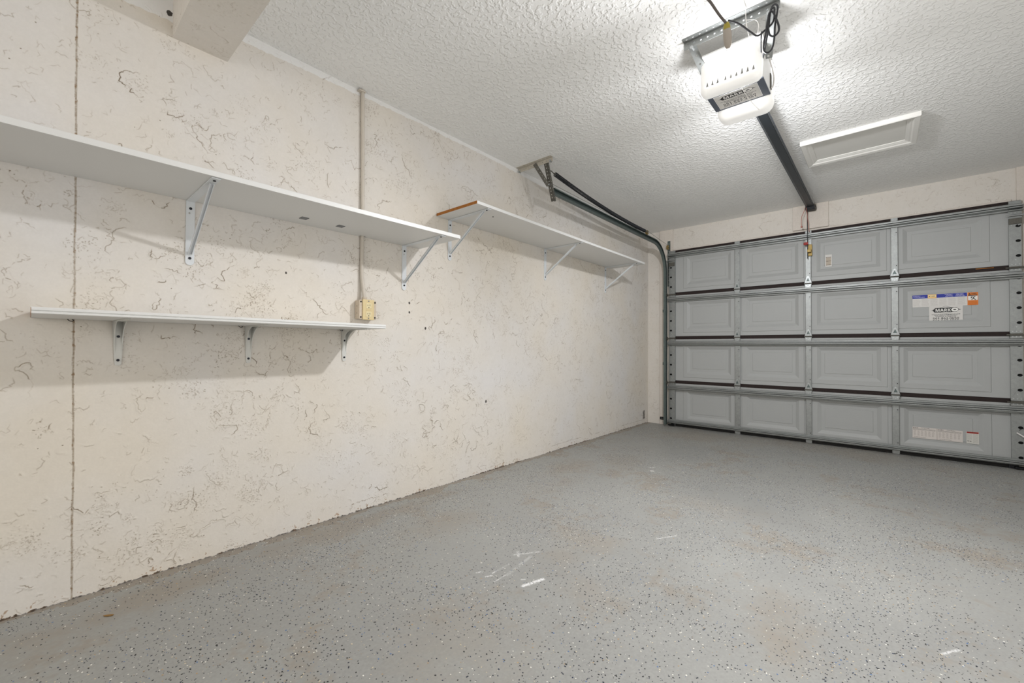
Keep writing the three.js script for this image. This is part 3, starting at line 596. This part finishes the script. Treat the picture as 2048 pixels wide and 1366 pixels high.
function makeTrack(side, label) {                    // side 1: left of the door; -1: mirrored
  const X = side > 0 ? (x => x) : (x => DOOR.x0 + DOOR.x1 + 0.05 - x);
  const t = thing('door_track', label, 'track');
  const x = X(TR.x), o = side;
  put(channel([[0.015, TR.z], [0.6, TR.z], [1.2, TR.z], [TR.y - TR.r, TR.z]], x, o), 'vertical_track', M.galvTrack, t);
  const arc = []; for (let k = 0; k <= 20; k++) { const a = k / 20 * Math.PI / 2; arc.push([TR.y - TR.r + TR.r * Math.sin(a), TR.z + TR.r * (1 - Math.cos(a))]); }
  put(channel(arc, x, o), 'curved_track', M.galvTrack, t);
  put(channel([[TR.y, TR.z + TR.r], [TR.y + 0.004, 1.2], [TR.y + 0.008, 2.0], [TR.y + 0.01, 2.43]], x, o), 'horizontal_track', M.galvTrack, t);
  // flag angle from the jamb and the pulley post on it
  const fx = X(0.275), holes = n => Array.from({ length: n }, (_, k) => [0.03 + k * 0.045, 0, 0.005]);
  put(perforated(V(fx, 1.70, 0.022), V(fx, 2.26, 0.022), 0.034, 0.003, V(1, 0, 0), holes(12)), 'flag_angle', M.galvTrack, t);
  put(box(X(0.243) - 0.001, X(0.243) + 0.002, 1.72, 2.02, 0.022, 0.085), 'flag_plate', M.galvTrack, t);
  const pl = sub('pulley', t);
  put(cyl(V(fx - 0.008, 2.175, 0.06), V(fx + 0.008, 2.175, 0.06), 0.028, 18), 'wheel', M.brass, pl);
  put([cyl(V(fx - 0.016, 2.175, 0.06), V(fx + 0.016, 2.175, 0.06), 0.006, 8), bar(V(fx, 2.175, 0.026), V(fx, 2.175, 0.06), 0.012, 0.003, V(0, 1, 0))], 'axle', M.galvDark, pl);
  // jamb brackets
  for (const y of [0.075, 0.75, 1.4]) {
    const b = sub('jamb_bracket', t), low = y < 0.1;
    const a0 = X(low ? 0.165 : 0.2), a1 = X(0.25);
    put([perforated(V(a0, y, 0.023), V(a1, y, 0.023), 0.034, 0.003, V(0, 1, 0), low ? [[0.016, 0, 0.005], [0.034, 0, 0.005], [0.052, 0, 0.005]] : [[0.014, 0, 0.004], [0.032, 0, 0.004]]), box(a1 - 0.0015, a1 + 0.0015, y - 0.017, y + 0.017, 0.023, 0.078)], 'bracket_plate', low ? M.blackMetal : M.galvTrack, b);
  }
  // hanger from the ceiling at the rear
  const hang = sub('hanger', t), hx = X(0.268), z0 = 2.575;
  const many = (n, d, off = 0.02) => Array.from({ length: n }, (_, k) => [off + k * d, 0, 0.0045]);
  put([perforated(V(X(0.005), H - 0.002, z0 + 0.012), V(X(0.35), H - 0.002, z0 + 0.012), 0.032, 0.003, V(0, 0, -1), many(9, 0.038)), perforated(V(X(0.005), H - 0.019, z0 - 0.004), V(X(0.35), H - 0.019, z0 - 0.004), 0.03, 0.003, V(0, 1, 0), many(9, 0.038))], 'ceiling_angle', M.zincPainted, hang);
  put([perforated(V(hx, 2.385, 2.555), V(hx, 2.105, 2.452), 0.03, 0.003, V(1, 0, 0), many(11, 0.025)), perforated(V(hx + o * 0.015, 2.385, 2.545), V(hx + o * 0.015, 2.105, 2.442), 0.026, 0.003, V(0, 0.35, 1), many(11, 0.025))], 'drop_angle', M.galvDark, hang);
  put([perforated(V(X(0.185), 2.385, 2.585), V(hx - 0.004, 2.215, 2.51), 0.03, 0.003, V(0.6, 0.6, 0), many(7, 0.03)), bar(V(X(0.175), 2.385, 2.58), V(hx - 0.01, 2.215, 2.505), 0.022, 0.003, V(0, 0.3, 1))], 'brace_angle', M.galvDark, hang);
  for (const g of [cyl(V(hx, 2.225, 2.48), V(hx, 2.225, 2.515), 0.009, 6), cyl(V(X(0.33), 2.37, z0 - 0.012), V(X(0.33), 2.37, z0 + 0.01), 0.009, 6), cyl(V(X(0.02), 2.37, z0 - 0.012), V(X(0.02), 2.37, z0 + 0.01), 0.008, 6)]) put(g, 'bolt', M.bolt, hang);
  return t;
}
makeTrack(1, 'galvanised door track left of the garage door, curving back under the ceiling');
makeTrack(-1, 'galvanised door track at the right edge of the garage door');
{ // stretched spring and its cables
  const make = (X, label) => {
    const t = thing('extension_spring', label, 'spring');
    const a = V(X(0.278), 2.325, 2.44), b = V(X(0.272), 2.238, 0.72), d = b.clone().sub(a), turns = 170, R = 0.0155, seg = 9;
    const u = d.clone().normalize(), p = V(1, 0, 0), q = u.clone().cross(p).normalize(); p.copy(q).cross(u).normalize();
    class Helix extends THREE.Curve { getPoint(s) { const w = s * turns * Math.PI * 2; const c = a.clone().addScaledVector(d, s); c.y -= 0.115 * s * (1 - s); return c.addScaledVector(p, R * Math.cos(w)).addScaledVector(q, R * Math.sin(w)); } }
    put(new THREE.TubeGeometry(new Helix(), turns * seg, 0.0028, 5, false), 'coil', M.spring, t);
    put([tube([a.clone().addScaledVector(u, 0.01), a.clone().addScaledVector(u, -0.02), V(X(0.276), 2.335, 2.49), V(X(0.272), 2.33, 2.515)], 0.004, 12, 6)], 'hook', M.galvDark, t);
    put(cyl(V(X(0.272) - 0.008, 2.232, 0.665), V(X(0.272) + 0.008, 2.232, 0.665), 0.026, 16), 'sheave', M.brass, t);
    put([bar(V(X(0.272) - 0.011, 2.232, 0.655), V(X(0.272) - 0.011, 2.24, 0.73), 0.016, 0.002, V(0, 1, 0)), bar(V(X(0.272) + 0.011, 2.232, 0.655), V(X(0.272) + 0.011, 2.24, 0.73), 0.016, 0.002, V(0, 1, 0))], 'fork', M.galvDark, t);
    put([tube([V(X(0.272), 2.256, 0.655), V(X(0.274), 2.225, 0.35), V(X(0.275), 2.204, 0.07)], 0.0017, 10, 5), tube([V(X(0.275), 2.175, 0.031), V(X(0.283), 1.2, 0.075), V(X(0.29), 0.05, 0.075)], 0.0017, 10, 5), tube([V(X(0.272), 2.206, 0.66), V(X(0.262), 2.235, 1.5), V(X(0.262), 2.245, 2.45)], 0.0014, 10, 5)], 'cable', M.galvDark, t);
  };
  make(x => x, 'dark extension spring stretched above the left door track');
  make(x => DOOR.x0 + DOOR.x1 + 0.05 - x, 'dark extension spring above the right door track');
}

// ------------------------------------------------------------------ shelves on the left wall
function steelBracket(parent, y, z, reach) {         // y: underside of the board
  const b = sub('bracket', parent), w = 0.03;
  const leg = new THREE.Shape(); leg.moveTo(-w / 2, 0); leg.lineTo(w / 2, 0); leg.lineTo(w / 2, -0.262); leg.absarc(0, -0.262, w / 2, 0, -Math.PI, true); leg.lineTo(-w / 2, 0);
  const hole = new THREE.Path(); hole.absellipse(-0.004, -0.055, 0.004, 0.004, 0, Math.PI * 2, true); leg.holes.push(hole);
  const lg = new THREE.ExtrudeGeometry(leg, { depth: 0.003, bevelEnabled: true, bevelThickness: 0.0006, bevelSize: 0.0006, bevelSegments: 1 });
  lg.rotateY(Math.PI / 2); lg.translate(0.0015, y, z);
  put(lg, 'wall_leg', M.whiteMetal, b);
  put(rbox(0.002, reach, y - 0.0045, y - 0.0003, z - w / 2, z + w / 2, 0.0012, 1), 'arm', M.whiteMetal, b);
  const A = V(0.004, y - 0.228, z), B = V(reach - 0.062, y - 0.006, z);
  put([bar(A, B, 0.014, 0.003, V(0, 0, 1)), bar(A.clone().add(V(0.005, -0.003, 0.006)), B.clone().add(V(0.005, -0.003, 0.006)), 0.009, 0.002, V(1, -1.2, 0)), bar(A.clone().add(V(0.005, -0.003, -0.006)), B.clone().add(V(0.005, -0.003, -0.006)), 0.009, 0.002, V(1, -1.2, 0))], 'brace', M.whiteMetal, b);
  for (const dy of [-0.034, -0.248]) put(cyl(V(0.004, y + dy, z), V(0.0075, y + dy, z), 0.0056, 12), 'screw', M.screw, b);
  put(cyl(V(reach - 0.026, y - 0.0045, z), V(reach - 0.026, y - 0.0075, z), 0.005, 12), 'screw', M.screw, b);
  return b;
}
{ // long shelf
  const t = thing('wall_shelf', 'long white shelf running out of the left edge of the view', 'shelf', [0, 0, 0], 'white shelves on the stucco wall');
  const z0 = 3.545, z1 = 6.35, y = 1.553, th = 0.019, D = 0.392, nz = 3.95;
  const s = new THREE.Shape();                       // notched round the conduit
  s.moveTo(0.002, z0); s.lineTo(D, z0); s.lineTo(D, z1); s.lineTo(0.002, z1); s.lineTo(0.002, nz + 0.016); s.lineTo(0.026, nz + 0.016); s.lineTo(0.026, nz - 0.016); s.lineTo(0.002, nz - 0.016);
  const g = new THREE.ExtrudeGeometry(s, { depth: th, bevelEnabled: true, bevelThickness: 0.0008, bevelSize: 0.0008, bevelSegments: 1 });
  g.rotateX(Math.PI / 2); g.translate(0, y + th, 0);
  const rise = (z) => 0.013 * (5.2 - z) / 1.65;
  { const p = g.attributes.position; for (let i = 0; i < p.count; i++) p.setY(i, p.getY(i) + rise(p.getZ(i))); }
  put(g, 'board', M.melamine, t);
  steelBracket(t, y + rise(4.742) - 0.001, 4.742, 0.385); steelBracket(t, y + rise(3.661) - 0.001, 3.661, 0.385); steelBracket(t, y + rise(5.9) - 0.001, 5.9, 0.385);
  for (const z of [4.316, 4.132]) put(rbox(0.1, 0.138, y + rise(z) - 0.0035, y + rise(z) - 0.0005, z - 0.017, z + 0.017, 0.001, 1), 'clip', M.clip, t);
}
{ // higher shelf near the door
  const t = thing('wall_shelf', 'higher white shelf with a raw brown end, nearest the garage door', 'shelf', [0, 0, 0], 'white shelves on the stucco wall');
  const z0 = 0.99, z1 = 3.41, y = 1.809, th = 0.019;
  put(rbox(0.002, 0.392, y, y + th, z0, z1, 0.0012, 1), 'board', M.melamine, t);
  const e = put(boxUV(box(0.004, 0.391, y + 0.0005, y + th - 0.0005, z1, z1 + 0.001), 6), 'end_grain', M.rawEdge, t); e.userData.label = 'bare brown particle board end';
  for (const z of [3.294, 2.197, 1.114]) steelBracket(t, y - 0.001, z, 0.385);
  put(cyl(V(0.285, y - 0.0025, 3.16), V(0.285, y, 3.16), 0.005, 8), 'nail', M.slot, t);
}
{ // low shelf with a moulded front
  const t = thing('wall_shelf', 'low narrow white shelf with moulded front edge under the outlet', 'shelf', [0, 0, 0], 'white shelves on the stucco wall');
  const z0 = 3.975, z1 = 5.187, y = 1.0265, h = 0.021, D = 0.305;
  const prof = [[0.002, 0], [D - 0.003, 0], [D, 0.002], [D, 0.0065], [D - 0.003, 0.0085], [D - 0.003, 0.0098], [D + 0.001, 0.0115], [D + 0.001, 0.0175], [D - 0.002, 0.021], [0.002, h]];
  put(sweep(prof, V(0, y, z0), V(0, y, z1), V(1, 0, 0), V(0, 1, 0)), 'board', M.woodWhite, t);
  put(boxUV(box(0.004, D - 0.004, y + 0.001, y + h - 0.002, z1, z1 + 0.0012), 6), 'end_grain', M.rawEdge, t);
  for (const z of [4.962, 4.513, 4.045]) {
    const b = sub('bracket', t);
    const f = new THREE.Shape([[-0.017, 0], [0.017, 0], [0.016, -0.05], [0.010, -0.165], [0.006, -0.172], [-0.006, -0.172], [-0.010, -0.165], [-0.016, -0.05]].map(a => new THREE.Vector2(...a)));
    const lg = new THREE.ExtrudeGeometry(f, { depth: 0.003, bevelEnabled: false }); lg.rotateY(Math.PI / 2); lg.translate(0.002, y - 0.0005, z);
    put(lg, 'wall_leg', M.bracketCream, b);
    const a = new THREE.Shape([[0.002, -0.017], [0.15, -0.014], [0.232, -0.009], [0.24, 0], [0.232, 0.009], [0.15, 0.014], [0.002, 0.017]].map(q => new THREE.Vector2(...q)));
    const ag = new THREE.ExtrudeGeometry(a, { depth: 0.003, bevelEnabled: false }); ag.rotateX(Math.PI / 2); ag.translate(0, y - 0.0005, z);
    put(ag, 'arm', M.bracketCream, b);
    for (const e of [-0.0145, 0.0125]) {                // folded side ribs
      const w = new THREE.Shape(); w.moveTo(0.004, -0.003); w.lineTo(0.11, -0.003); w.quadraticCurveTo(0.022, -0.012, 0.010, -0.09); w.lineTo(0.004, -0.13); w.lineTo(0.004, -0.003);
      const wg = new THREE.ExtrudeGeometry(w, { depth: 0.002, bevelEnabled: false }); { const p = wg.attributes.position; for (let i = 0; i < p.count; i++) p.setZ(i, p.getZ(i) + e * (1 + p.getY(i) * 2.6)); } wg.computeVertexNormals(); wg.translate(0, y, z);
      put(wg, 'rib', M.bracketCream, b);
    }
    for (const dy of [-0.06, -0.152]) put(cyl(V(0.0045, y + dy, z), V(0.008, y + dy, z), 0.005, 12), 'screw', M.screw, b);
  }
  for (const z of [5.10, 4.56, 4.08]) put(tube([V(0.02, y - 0.001, z), V(0.022, y - 0.007, z - 0.006), V(0.025, y - 0.008, z - 0.012), V(0.022, y - 0.004, z - 0.016), V(0.02, y - 0.001, z - 0.012)], 0.0014, 14, 5), 'wire_loop', M.slot, t);
}

// ------------------------------------------------------------------ conduit and outlet
{
  const c = thing('conduit', 'painted conduit running down the wall from ceiling to outlet box', 'conduit');
  put(tube([V(0.0125, H, 3.957), V(0.0125, 2.0, 3.952), V(0.0125, 1.7, 3.95), V(0.0125, 1.4, 3.95), V(0.0135, 1.33, 3.949), V(0.024, 1.25, 3.944), V(0.03, 1.225, 3.943), V(0.03, 1.196, 3.943)], 0.0105, 60, 12), 'pipe', M.conduit, c);
  put(cyl(V(0.03, 1.196, 3.943), V(0.03, 1.212, 3.943), 0.0145, 8), 'connector', M.boxPaint, c);
  put([box(0.0, 0.026, 2.385, 2.392, 3.945, 3.985)], 'strap', M.conduit, c);
  const o = thing('outlet_box', 'ivory double outlet on a surface mounted metal box', 'outlet', [0, 1.142, 3.932]);
  const hz = 0.052, hy = 0.053;
  put(boxUV(rbox(0.0, 0.044, -hy, hy, -hz, hz, 0.006, 3), 4), 'box_body', M.boxPaint, o);
  put(boxUV(rbox(0.044, 0.052, -hy - 0.001, hy + 0.001, -hz - 0.001, hz + 0.001, 0.004, 2), 4), 'raised_cover', M.boxPaint, o);
  const plate = put(rbox(0.052, 0.060, -0.0575, 0.0575, -0.035, 0.035, 0.003, 2), 'cover_plate', M.ivory, o);
  for (const s of [1, -1]) {
    const r = sub('receptacle', o), y = s * 0.0235 - 0.002;
    put(rbox(0.0595, 0.062, y - 0.0155, y + 0.0155, -0.0165, 0.0165, 0.003, 2), 'face', M.ivoryLight, r);
    put([box(0.0615, 0.0626, y - 0.001, y + 0.008, -0.0075, -0.005), box(0.0615, 0.0626, y - 0.001, y + 0.0065, 0.005, 0.0075), cyl(V(0.0615, y - 0.009, 0), V(0.0626, y - 0.009, 0), 0.0028, 8)], 'slot', M.slot, r);
  }
  put(rbox(0.0595, 0.0612, -0.0065, 0.0025, -0.0165, 0.0165, 0.001, 1), 'test_button', M.ivory, o);
  for (const s of [1, -1]) put(cyl(V(0.0595, s * 0.048, 0), V(0.0615, s * 0.048, 0), 0.0035, 10), 'plate_screw', M.clip, o);
  for (const [y, z] of [[1, 1], [1, -1], [-1, 1], [-1, -1]]) put(cyl(V(0.0515, y * 0.043, z * 0.0435), V(0.0535, y * 0.043, z * 0.0435), 0.005, 10), 'box_screw', M.slot, o);
  for (const y of [0.02, -0.02]) put(cyl(V(0.025, y, hz), V(0.025, y, hz + 0.001), 0.0025, 8), 'knockout', M.slot, o);
}

// ------------------------------------------------------------------ the garage door opener
{
  const cx = 1.725;
  const t = thing('garage_door_opener', 'white lit garage door opener hung from the ceiling on a black rail', 'door opener', [cx, 0, 0]);
  const lampLabel = 'glowing white light cover';
  const hs = sub('housing', t);
  put(rbox(-0.121, 0.121, 2.152, 2.325, 2.862, 3.045, 0.008, 3), 'chassis', M.openerWhite, hs);
  put(rbox(-0.126, 0.126, 2.318, 2.328, 2.775, 3.10, 0.003, 1), 'unseen_top_plate', M.openerWhite, hs);  // out of view from below, placed to keep steep lamp light off the ceiling
  put(rbox(-0.121, 0.121, 2.1465, 2.153, 2.884, 3.047, 0.002, 1), 'bottom_panel', M.openerGrey, hs);
  // dealer sticker under the housing: text runs along x, its top towards +z
  const sg = new THREE.PlaneGeometry(0.185, 0.125); sg.rotateX(Math.PI / 2);
  { const b = new THREE.BoxGeometry(0.188, 0.0006, 0.128); put(b.translate(-0.002, 2.1462, 2.962), 'sticker_base', M.dealer.clone(), hs).material.map = null; }
  sg.translate(-0.002, 2.1457, 2.962);
  put(sg, 'dealer_sticker', M.dealer, hs);
  // light covers at both ends, with their lamps
  const back = new RoundedBoxGeometry(0.262, 0.176, 0.078, 6, 0.03); { const p = back.attributes.position; for (let i = 0; i < p.count; i++) { const v = p.getY(i) / 0.088; p.setX(i, p.getX(i) * (1 - 0.035 * (1 - v) / 2)); p.setZ(i, p.getZ(i) + 0.012 * -v); } back.computeVertexNormals(); }
  const bl = put(back.translate(-0.004, 2.212, 3.076), 'light_cover', M.lens, t); bl.userData.label = lampLabel;
  const front = new RoundedBoxGeometry(0.246, 0.13, 0.125, 6, 0.045);
  const fl = put(front.translate(0, 2.168, 2.824), 'light_cover', M.lens, t); fl.userData.label = lampLabel;
  const lampAt = (y, z, dy, dz, I, up) => {               // each bulb is a spot aimed out and down plus a weak point light
    const l = new THREE.SpotLight(LAMP_COLOR, I, 0, 1.5, 1, 2); l.position.set(0, y, z); l.target.position.set(0, y + dy, z + dz); t.add(l.target);
    const p = new THREE.PointLight(LAMP_COLOR, up, 0, 2); p.position.set(0, y, z);
    for (const q of [l, p]) { q.castShadow = true; q.shadow.radius = 1.8; q.shadow.mapSize.set(1024, 1024); t.add(q); }
  };
  lampAt(2.186, 2.80, -0.7, -0.72, LAMP.front, LAMP.spillFront);
  lampAt(2.165, 3.085, -0.75, 0.75, LAMP.back, LAMP.spillBack);
  for (let k = 0; k < 9; k++) {
    const x = -0.092 + k * 0.0225 + (k > 2 ? 0.01 : 0), hgt = [0.022, 0.022, 0.022, 0.02, 0.016, 0.018, 0.026, 0.022, 0.02][k];
    const s = new THREE.Shape([[-0.0055, 0], [0.0055, 0], [0.0012, hgt], [-0.0012, hgt]].map(a => new THREE.Vector2(...a)));
    const g = new THREE.ExtrudeGeometry(s, { depth: 0.0015, bevelEnabled: false }); g.rotateX(-0.12); g.translate(x, 2.152, 3.1275);
    put(g, 'vent_slot', M.ventGrey, t);
  }
  // side plate hook on the right
  put([tube([V(0.124, 2.30, 2.98), V(0.132, 2.26, 2.93), V(0.136, 2.22, 2.89), V(0.13, 2.18, 2.88), V(0.124, 2.17, 2.9)], 0.003, 16, 6)], 'wire_loop', M.wireWhite, t);
  put(rbox(0.1205, 0.125, 2.17, 2.24, 2.875, 2.9, 0.001, 1), 'side_tab', M.galvDark, t);
  // hanging wire in front of the panel
  put(tube([V(0.034, 2.150, 3.06), V(0.036, 2.132, 3.03), V(0.043, 2.122, 2.97), V(0.05, 2.118, 2.92), V(0.062, 2.105, 2.89), V(0.07, 2.098, 2.87)], 0.0013, 24, 5), 'antenna_wire', M.wireWhite, t);
  // mounting: perforated angle on the ceiling and two straps
  const mt = sub('mounting', t), hl = (n, d, off = 0.018, r = 0.0045) => Array.from({ length: n }, (_, k) => [off + k * d, 0, r]);
  put([perforated(V(-0.195, H - 0.002, 3.155), V(0.2, H - 0.002, 3.155), 0.034, 0.003, V(0, 0, -1), hl(13, 0.03)), perforated(V(-0.195, H - 0.02, 3.138), V(0.2, H - 0.02, 3.138), 0.033, 0.003, V(0, 1, 0), hl(13, 0.03))], 'ceiling_angle', M.galv, mt);
  for (const s of [-1, 1]) {
    put(perforated(V(s * 0.165, H - 0.008, 3.128), V(s * 0.13, 2.262, 2.985), 0.034, 0.003, V(1, 0, s * 0.2), hl(5, 0.042)), 'strap', M.galv, mt);
    put(cyl(V(s * 0.158, 2.362, 3.12), V(s * 0.158, 2.362, 3.145), 0.008, 6), 'bolt', M.bolt, mt);
  }
  // rail to the header
  const rl = sub('rail', t);
  const ra = V(-0.004, 2.308, 2.85), rb = V(-0.012, 2.362, 0.045);
  put(boxUV(sweep([[-0.024, 0.016], [-0.024, -0.014], [-0.018, -0.016], [0.018, -0.016], [0.024, -0.014], [0.024, 0.016], [0.02, 0.016], [0.02, -0.011], [-0.02, -0.011], [-0.02, 0.016]].reverse(), ra, rb, V(1, 0, 0), V(0, 1, 0)), 2), 'channel', M.railBlack, rl);
  const lines = [], links = [];
  for (const s of [-1, 1]) {
    lines.push(bar(ra.clone().add(V(s * 0.0265, -0.006, 0)), rb.clone().add(V(s * 0.0265, -0.006, 0)), 0.0016, 0.010, V(1, 0, 0)));
    const n = 190; for (let k = 0; k < n; k++) { const p = ra.clone().lerp(rb, (k + 0.5) / n); links.push(box(p.x + s * 0.031 - 0.003, p.x + s * 0.031 + 0.003, p.y - 0.010, p.y - 0.001, p.z - 0.0052, p.z + 0.0052)); }
  }
  put(lines, 'rail_lip', M.galv, rl);
  const ch = put(links, 'chain', M.chain, rl); ch.userData.kind = 'stuff';
  // trolley, header bracket and arm down to the door
  put([rbox(-0.05, 0.026, 2.318, 2.368, 0.07, 0.13, 0.004, 1)], 'trolley', M.blackMetal, rl);
  put([rbox(-0.046, 0.03, 2.325, 2.385, 0.024, 0.04, 0.003, 1), cyl(V(-0.05, 2.345, 0.055), V(0.034, 2.345, 0.055), 0.016, 14)], 'header_bracket', M.galvDark, rl);
  const arm = sub('door_arm', t), ax = -0.036;
  put([bar(V(ax, 2.335, 0.1), V(ax, 1.905, 0.098), 0.016, 0.006, V(0, 0, 1)), bar(V(ax, 2.34, 0.1), V(ax, 1.84, 0.094), 0.006, 0.012, V(1, 0, 0))], 'arm_bar', M.blackMetal, arm);
  put([rbox(ax - 0.002, ax + 0.034, 1.87, 1.985, 0.05, 0.066, 0.003, 1), rbox(ax - 0.002, ax + 0.03, 1.9, 1.93, 0.06, 0.11, 0.003, 1)], 'door_bracket', M.brass, arm);
  put([perforated(V(ax + 0.014, 2.13, 0.05), V(ax + 0.014, 1.98, 0.05), 0.026, 0.003, V(1, 0, 0), hl(6, 0.025))], 'bracket_strap', M.galv, arm);
  const rc = sub('release_cord', t);
  put([tube([V(-0.05, 2.345, 0.13), V(-0.06, 2.30, 0.14), V(-0.078, 2.26, 0.13), V(-0.082, 2.2, 0.13), V(-0.08, 2.16, 0.13)], 0.0025, 20, 6), tube([V(-0.04, 2.34, 0.135), V(-0.028, 2.2, 0.125), V(-0.02, 2.10, 0.115)], 0.0025, 16, 6), cyl(V(-0.08, 2.165, 0.13), V(-0.08, 2.15, 0.13), 0.008, 8)], 'cord', M.wireRed, rc);
  put(rbox(-0.066, -0.03, 1.975, 2.0, 0.1, 0.122, 0.003, 1), 'handle', M.red, rc);
}
{ // power cord of the opener, coiled beside it
  const z = 3.2, P = (x, y, dz = 0) => V(x, y, z + dz);
  const t = thing('power_cord', 'black power cord coiled beside the opener', 'cord');
  put(tube([P(1.755, 2.325, 0.06), P(1.79, 2.31, 0.03), P(1.83, 2.27, 0.0), P(1.853, 2.245), P(1.88, 2.255), P(1.905, 2.27), P(1.915, 2.285, 0.01), P(1.916, 2.32, 0.012), P(1.908, 2.325, 0.012), P(1.898, 2.30, 0.01), P(1.893, 2.26, 0.006), P(1.898, 2.225, 0.002), P(1.912, 2.215, 0), P(1.928, 2.225, 0), P(1.93, 2.245, 0.006), P(1.922, 2.275, 0.012), P(1.912, 2.305, 0.016), P(1.9, 2.31, 0.016), P(1.893, 2.285, 0.012), P(1.884, 2.24, 0.004), P(1.876, 2.2, 0), P(1.876, 2.172, -0.004), P(1.89, 2.16, -0.006), P(1.906, 2.175, -0.006), P(1.913, 2.215, -0.004), P(1.916, 2.255, 0), P(1.924, 2.30, 0.004), P(1.926, 2.33, 0.004), P(1.912, 2.345, 0), P(1.898, 2.33, -0.01), P(1.888, 2.28, -0.03), P(1.87, 2.24, -0.07), P(1.848, 2.22, -0.13)], 0.0038, 240, 7), 'cord_loop', M.cordDark, t);
  put(tube([P(1.868, 2.255, 0.0), P(1.858, 2.236, -0.04), P(1.846, 2.235, -0.11)], 0.003, 12, 6), 'cord_tail', M.cordDark, t);
}
{ // extension cord hanging from the ceiling with its plug
  const t = thing('extension_lead', 'brown cord with grey and yellow plug hanging before the opener', 'cord');
  put(tube([V(1.69, 2.4, 3.36), V(1.705, 2.385, 3.335), V(1.728, 2.345, 3.29), V(1.748, 2.315, 3.265)], 0.0052, 20, 8), 'cord', M.cordGrey, t);
  const a = V(1.749, 2.318, 3.262), b = V(1.749, 2.225, 3.235), u = b.clone().sub(a);
  const q = new THREE.Quaternion().setFromUnitVectors(V(0, -1, 0), u.clone().normalize());
  const lathe = (pts) => { const g = new THREE.LatheGeometry(pts.map(c => new THREE.Vector2(c[0], -c[1] * 1.3)), 18); g.scale(1, 1, 0.75); g.applyQuaternion(q); return g.translate(a.x, a.y, a.z); };
  put(lathe([[0.0001, -0.002], [0.008, 0], [0.0125, 0.008], [0.0135, 0.016], [0.0145, 0.022]]), 'plug_cap', M.plugYellow, t);
  put(lathe([[0.0145, 0.02], [0.0165, 0.032], [0.0165, 0.05], [0.0145, 0.064], [0.0105, 0.074], [0.006, 0.078], [0.0001, 0.079]]), 'plug_body', M.plugGrey, t);
  put([-1, 0, 1].map(s => { const g = new THREE.BoxGeometry(0.0016, 0.02, 0.005); g.translate(s * 0.0062, -0.11 + Math.abs(s) * 0.003, 0); g.applyQuaternion(q); return g.translate(a.x, a.y, a.z); }), 'prong', M.galv, t);
}
{ // thin bell wires stapled along the ceiling
  const t = thing('signal_wire', 'thin white wires dropping from ceiling to the opener', 'wire');
  put([tube([V(1.81, 2.397, 3.26), V(1.806, 2.392, 3.19), V(1.802, 2.37, 3.165), V(1.803, 2.34, 3.15), V(1.808, 2.30, 3.12), V(1.818, 2.29, 3.06)], 0.0016, 30, 5), tube([V(1.803, 2.362, 3.16), V(1.835, 2.352, 3.15), V(1.846, 2.33, 3.14), V(1.838, 2.30, 3.12), V(1.828, 2.292, 3.06)], 0.0014, 30, 5)], 'wire_strand', M.wireWhite, t);
}

// ------------------------------------------------------------------ attic hatch
{
  const x0 = 1.81, x1 = 2.43, z0 = 1.148, z1 = 1.616, w = 0.062;
  const t = thing('ceiling_hatch', 'white framed access hatch in the ceiling right of the rail', 'hatch');
  const prof = [[0, 0], [0, 0.010], [0.010, 0.014], [0.018, 0.018], [0.026, 0.019], [0.034, 0.026], [0.044, 0.028], [0.058, 0.030], [w, 0.026], [w, 0]];   // inside edge to outside edge, drop below the ceiling
  function mitred(ax, az, bx, bz, nx, nz) {          // moulding between two outer corners, n points inwards
    const P = [], dx = bx - ax, dz = bz - az, L = Math.hypot(dx, dz), ux = dx / L, uz = dz / L;
    const at = (k, end) => { const inn = w - prof[k][0], s = end ? L - inn : inn; return [ax + ux * s + nx * inn, H - prof[k][1], az + uz * s + nz * inn]; };
    for (let k = 0; k + 1 < prof.length; k++) { const A = at(k, 0), B = at(k, 1), C = at(k + 1, 1), D = at(k + 1, 0); P.push(...A, ...B, ...C, ...A, ...C, ...D); }
    const g = new THREE.BufferGeometry(); g.setAttribute('position', new THREE.Float32BufferAttribute(P, 3)); g.computeVertexNormals(); return g;
  }
  for (const a of [[x0, z0, x1, z0, 0, 1], [x1, z0, x1, z1, -1, 0], [x1, z1, x0, z1, 0, -1], [x0, z1, x0, z0, 1, 0]]) put(mitred(...a), 'moulding', M.trimWhite, t);
  put(box(x0 + w - 0.001, x1 - w + 0.001, H - 0.006, H - 0.0005, z0 + w - 0.001, z1 - w + 0.001), 'hatch_panel', M.trimWhite, t);
}

// ------------------------------------------------------------------ bits on the floor
{
  const s = new THREE.Shape(); s.moveTo(-0.016, 0); s.quadraticCurveTo(-0.006, 0.008, 0.012, 0.004); s.quadraticCurveTo(0.018, 0, 0.014, -0.004); s.quadraticCurveTo(-0.004, -0.008, -0.016, 0);
  const g = new THREE.ExtrudeGeometry(s, { depth: 0.0012, bevelEnabled: false, curveSegments: 8 });
  const p = g.attributes.position; for (let i = 0; i < p.count; i++) p.setZ(i, p.getZ(i) + 6 * p.getX(i) * p.getX(i) + 18 * p.getY(i) * p.getY(i));
  g.computeVertexNormals(); g.rotateX(-Math.PI / 2); g.rotateY(0.9);
  const l = put(g, 'dry_leaf', M.leaf); l.position.set(0.227, 0.0008, 4.995);
  tag(l, 'small dry brown leaf on the floor below the low shelf', 'leaf');
  const k = new THREE.DodecahedronGeometry(0.012, 0); k.scale(1.5, 0.22, 0.8);
  const c = put(k, 'plaster_chip', M.chip); c.position.set(0.92, 0.0024, 2.06); c.rotation.y = 0.5;
  tag(c, 'white plaster chip lying on the floor near the wall', 'chip');
}

renderer.render(scene, camera);
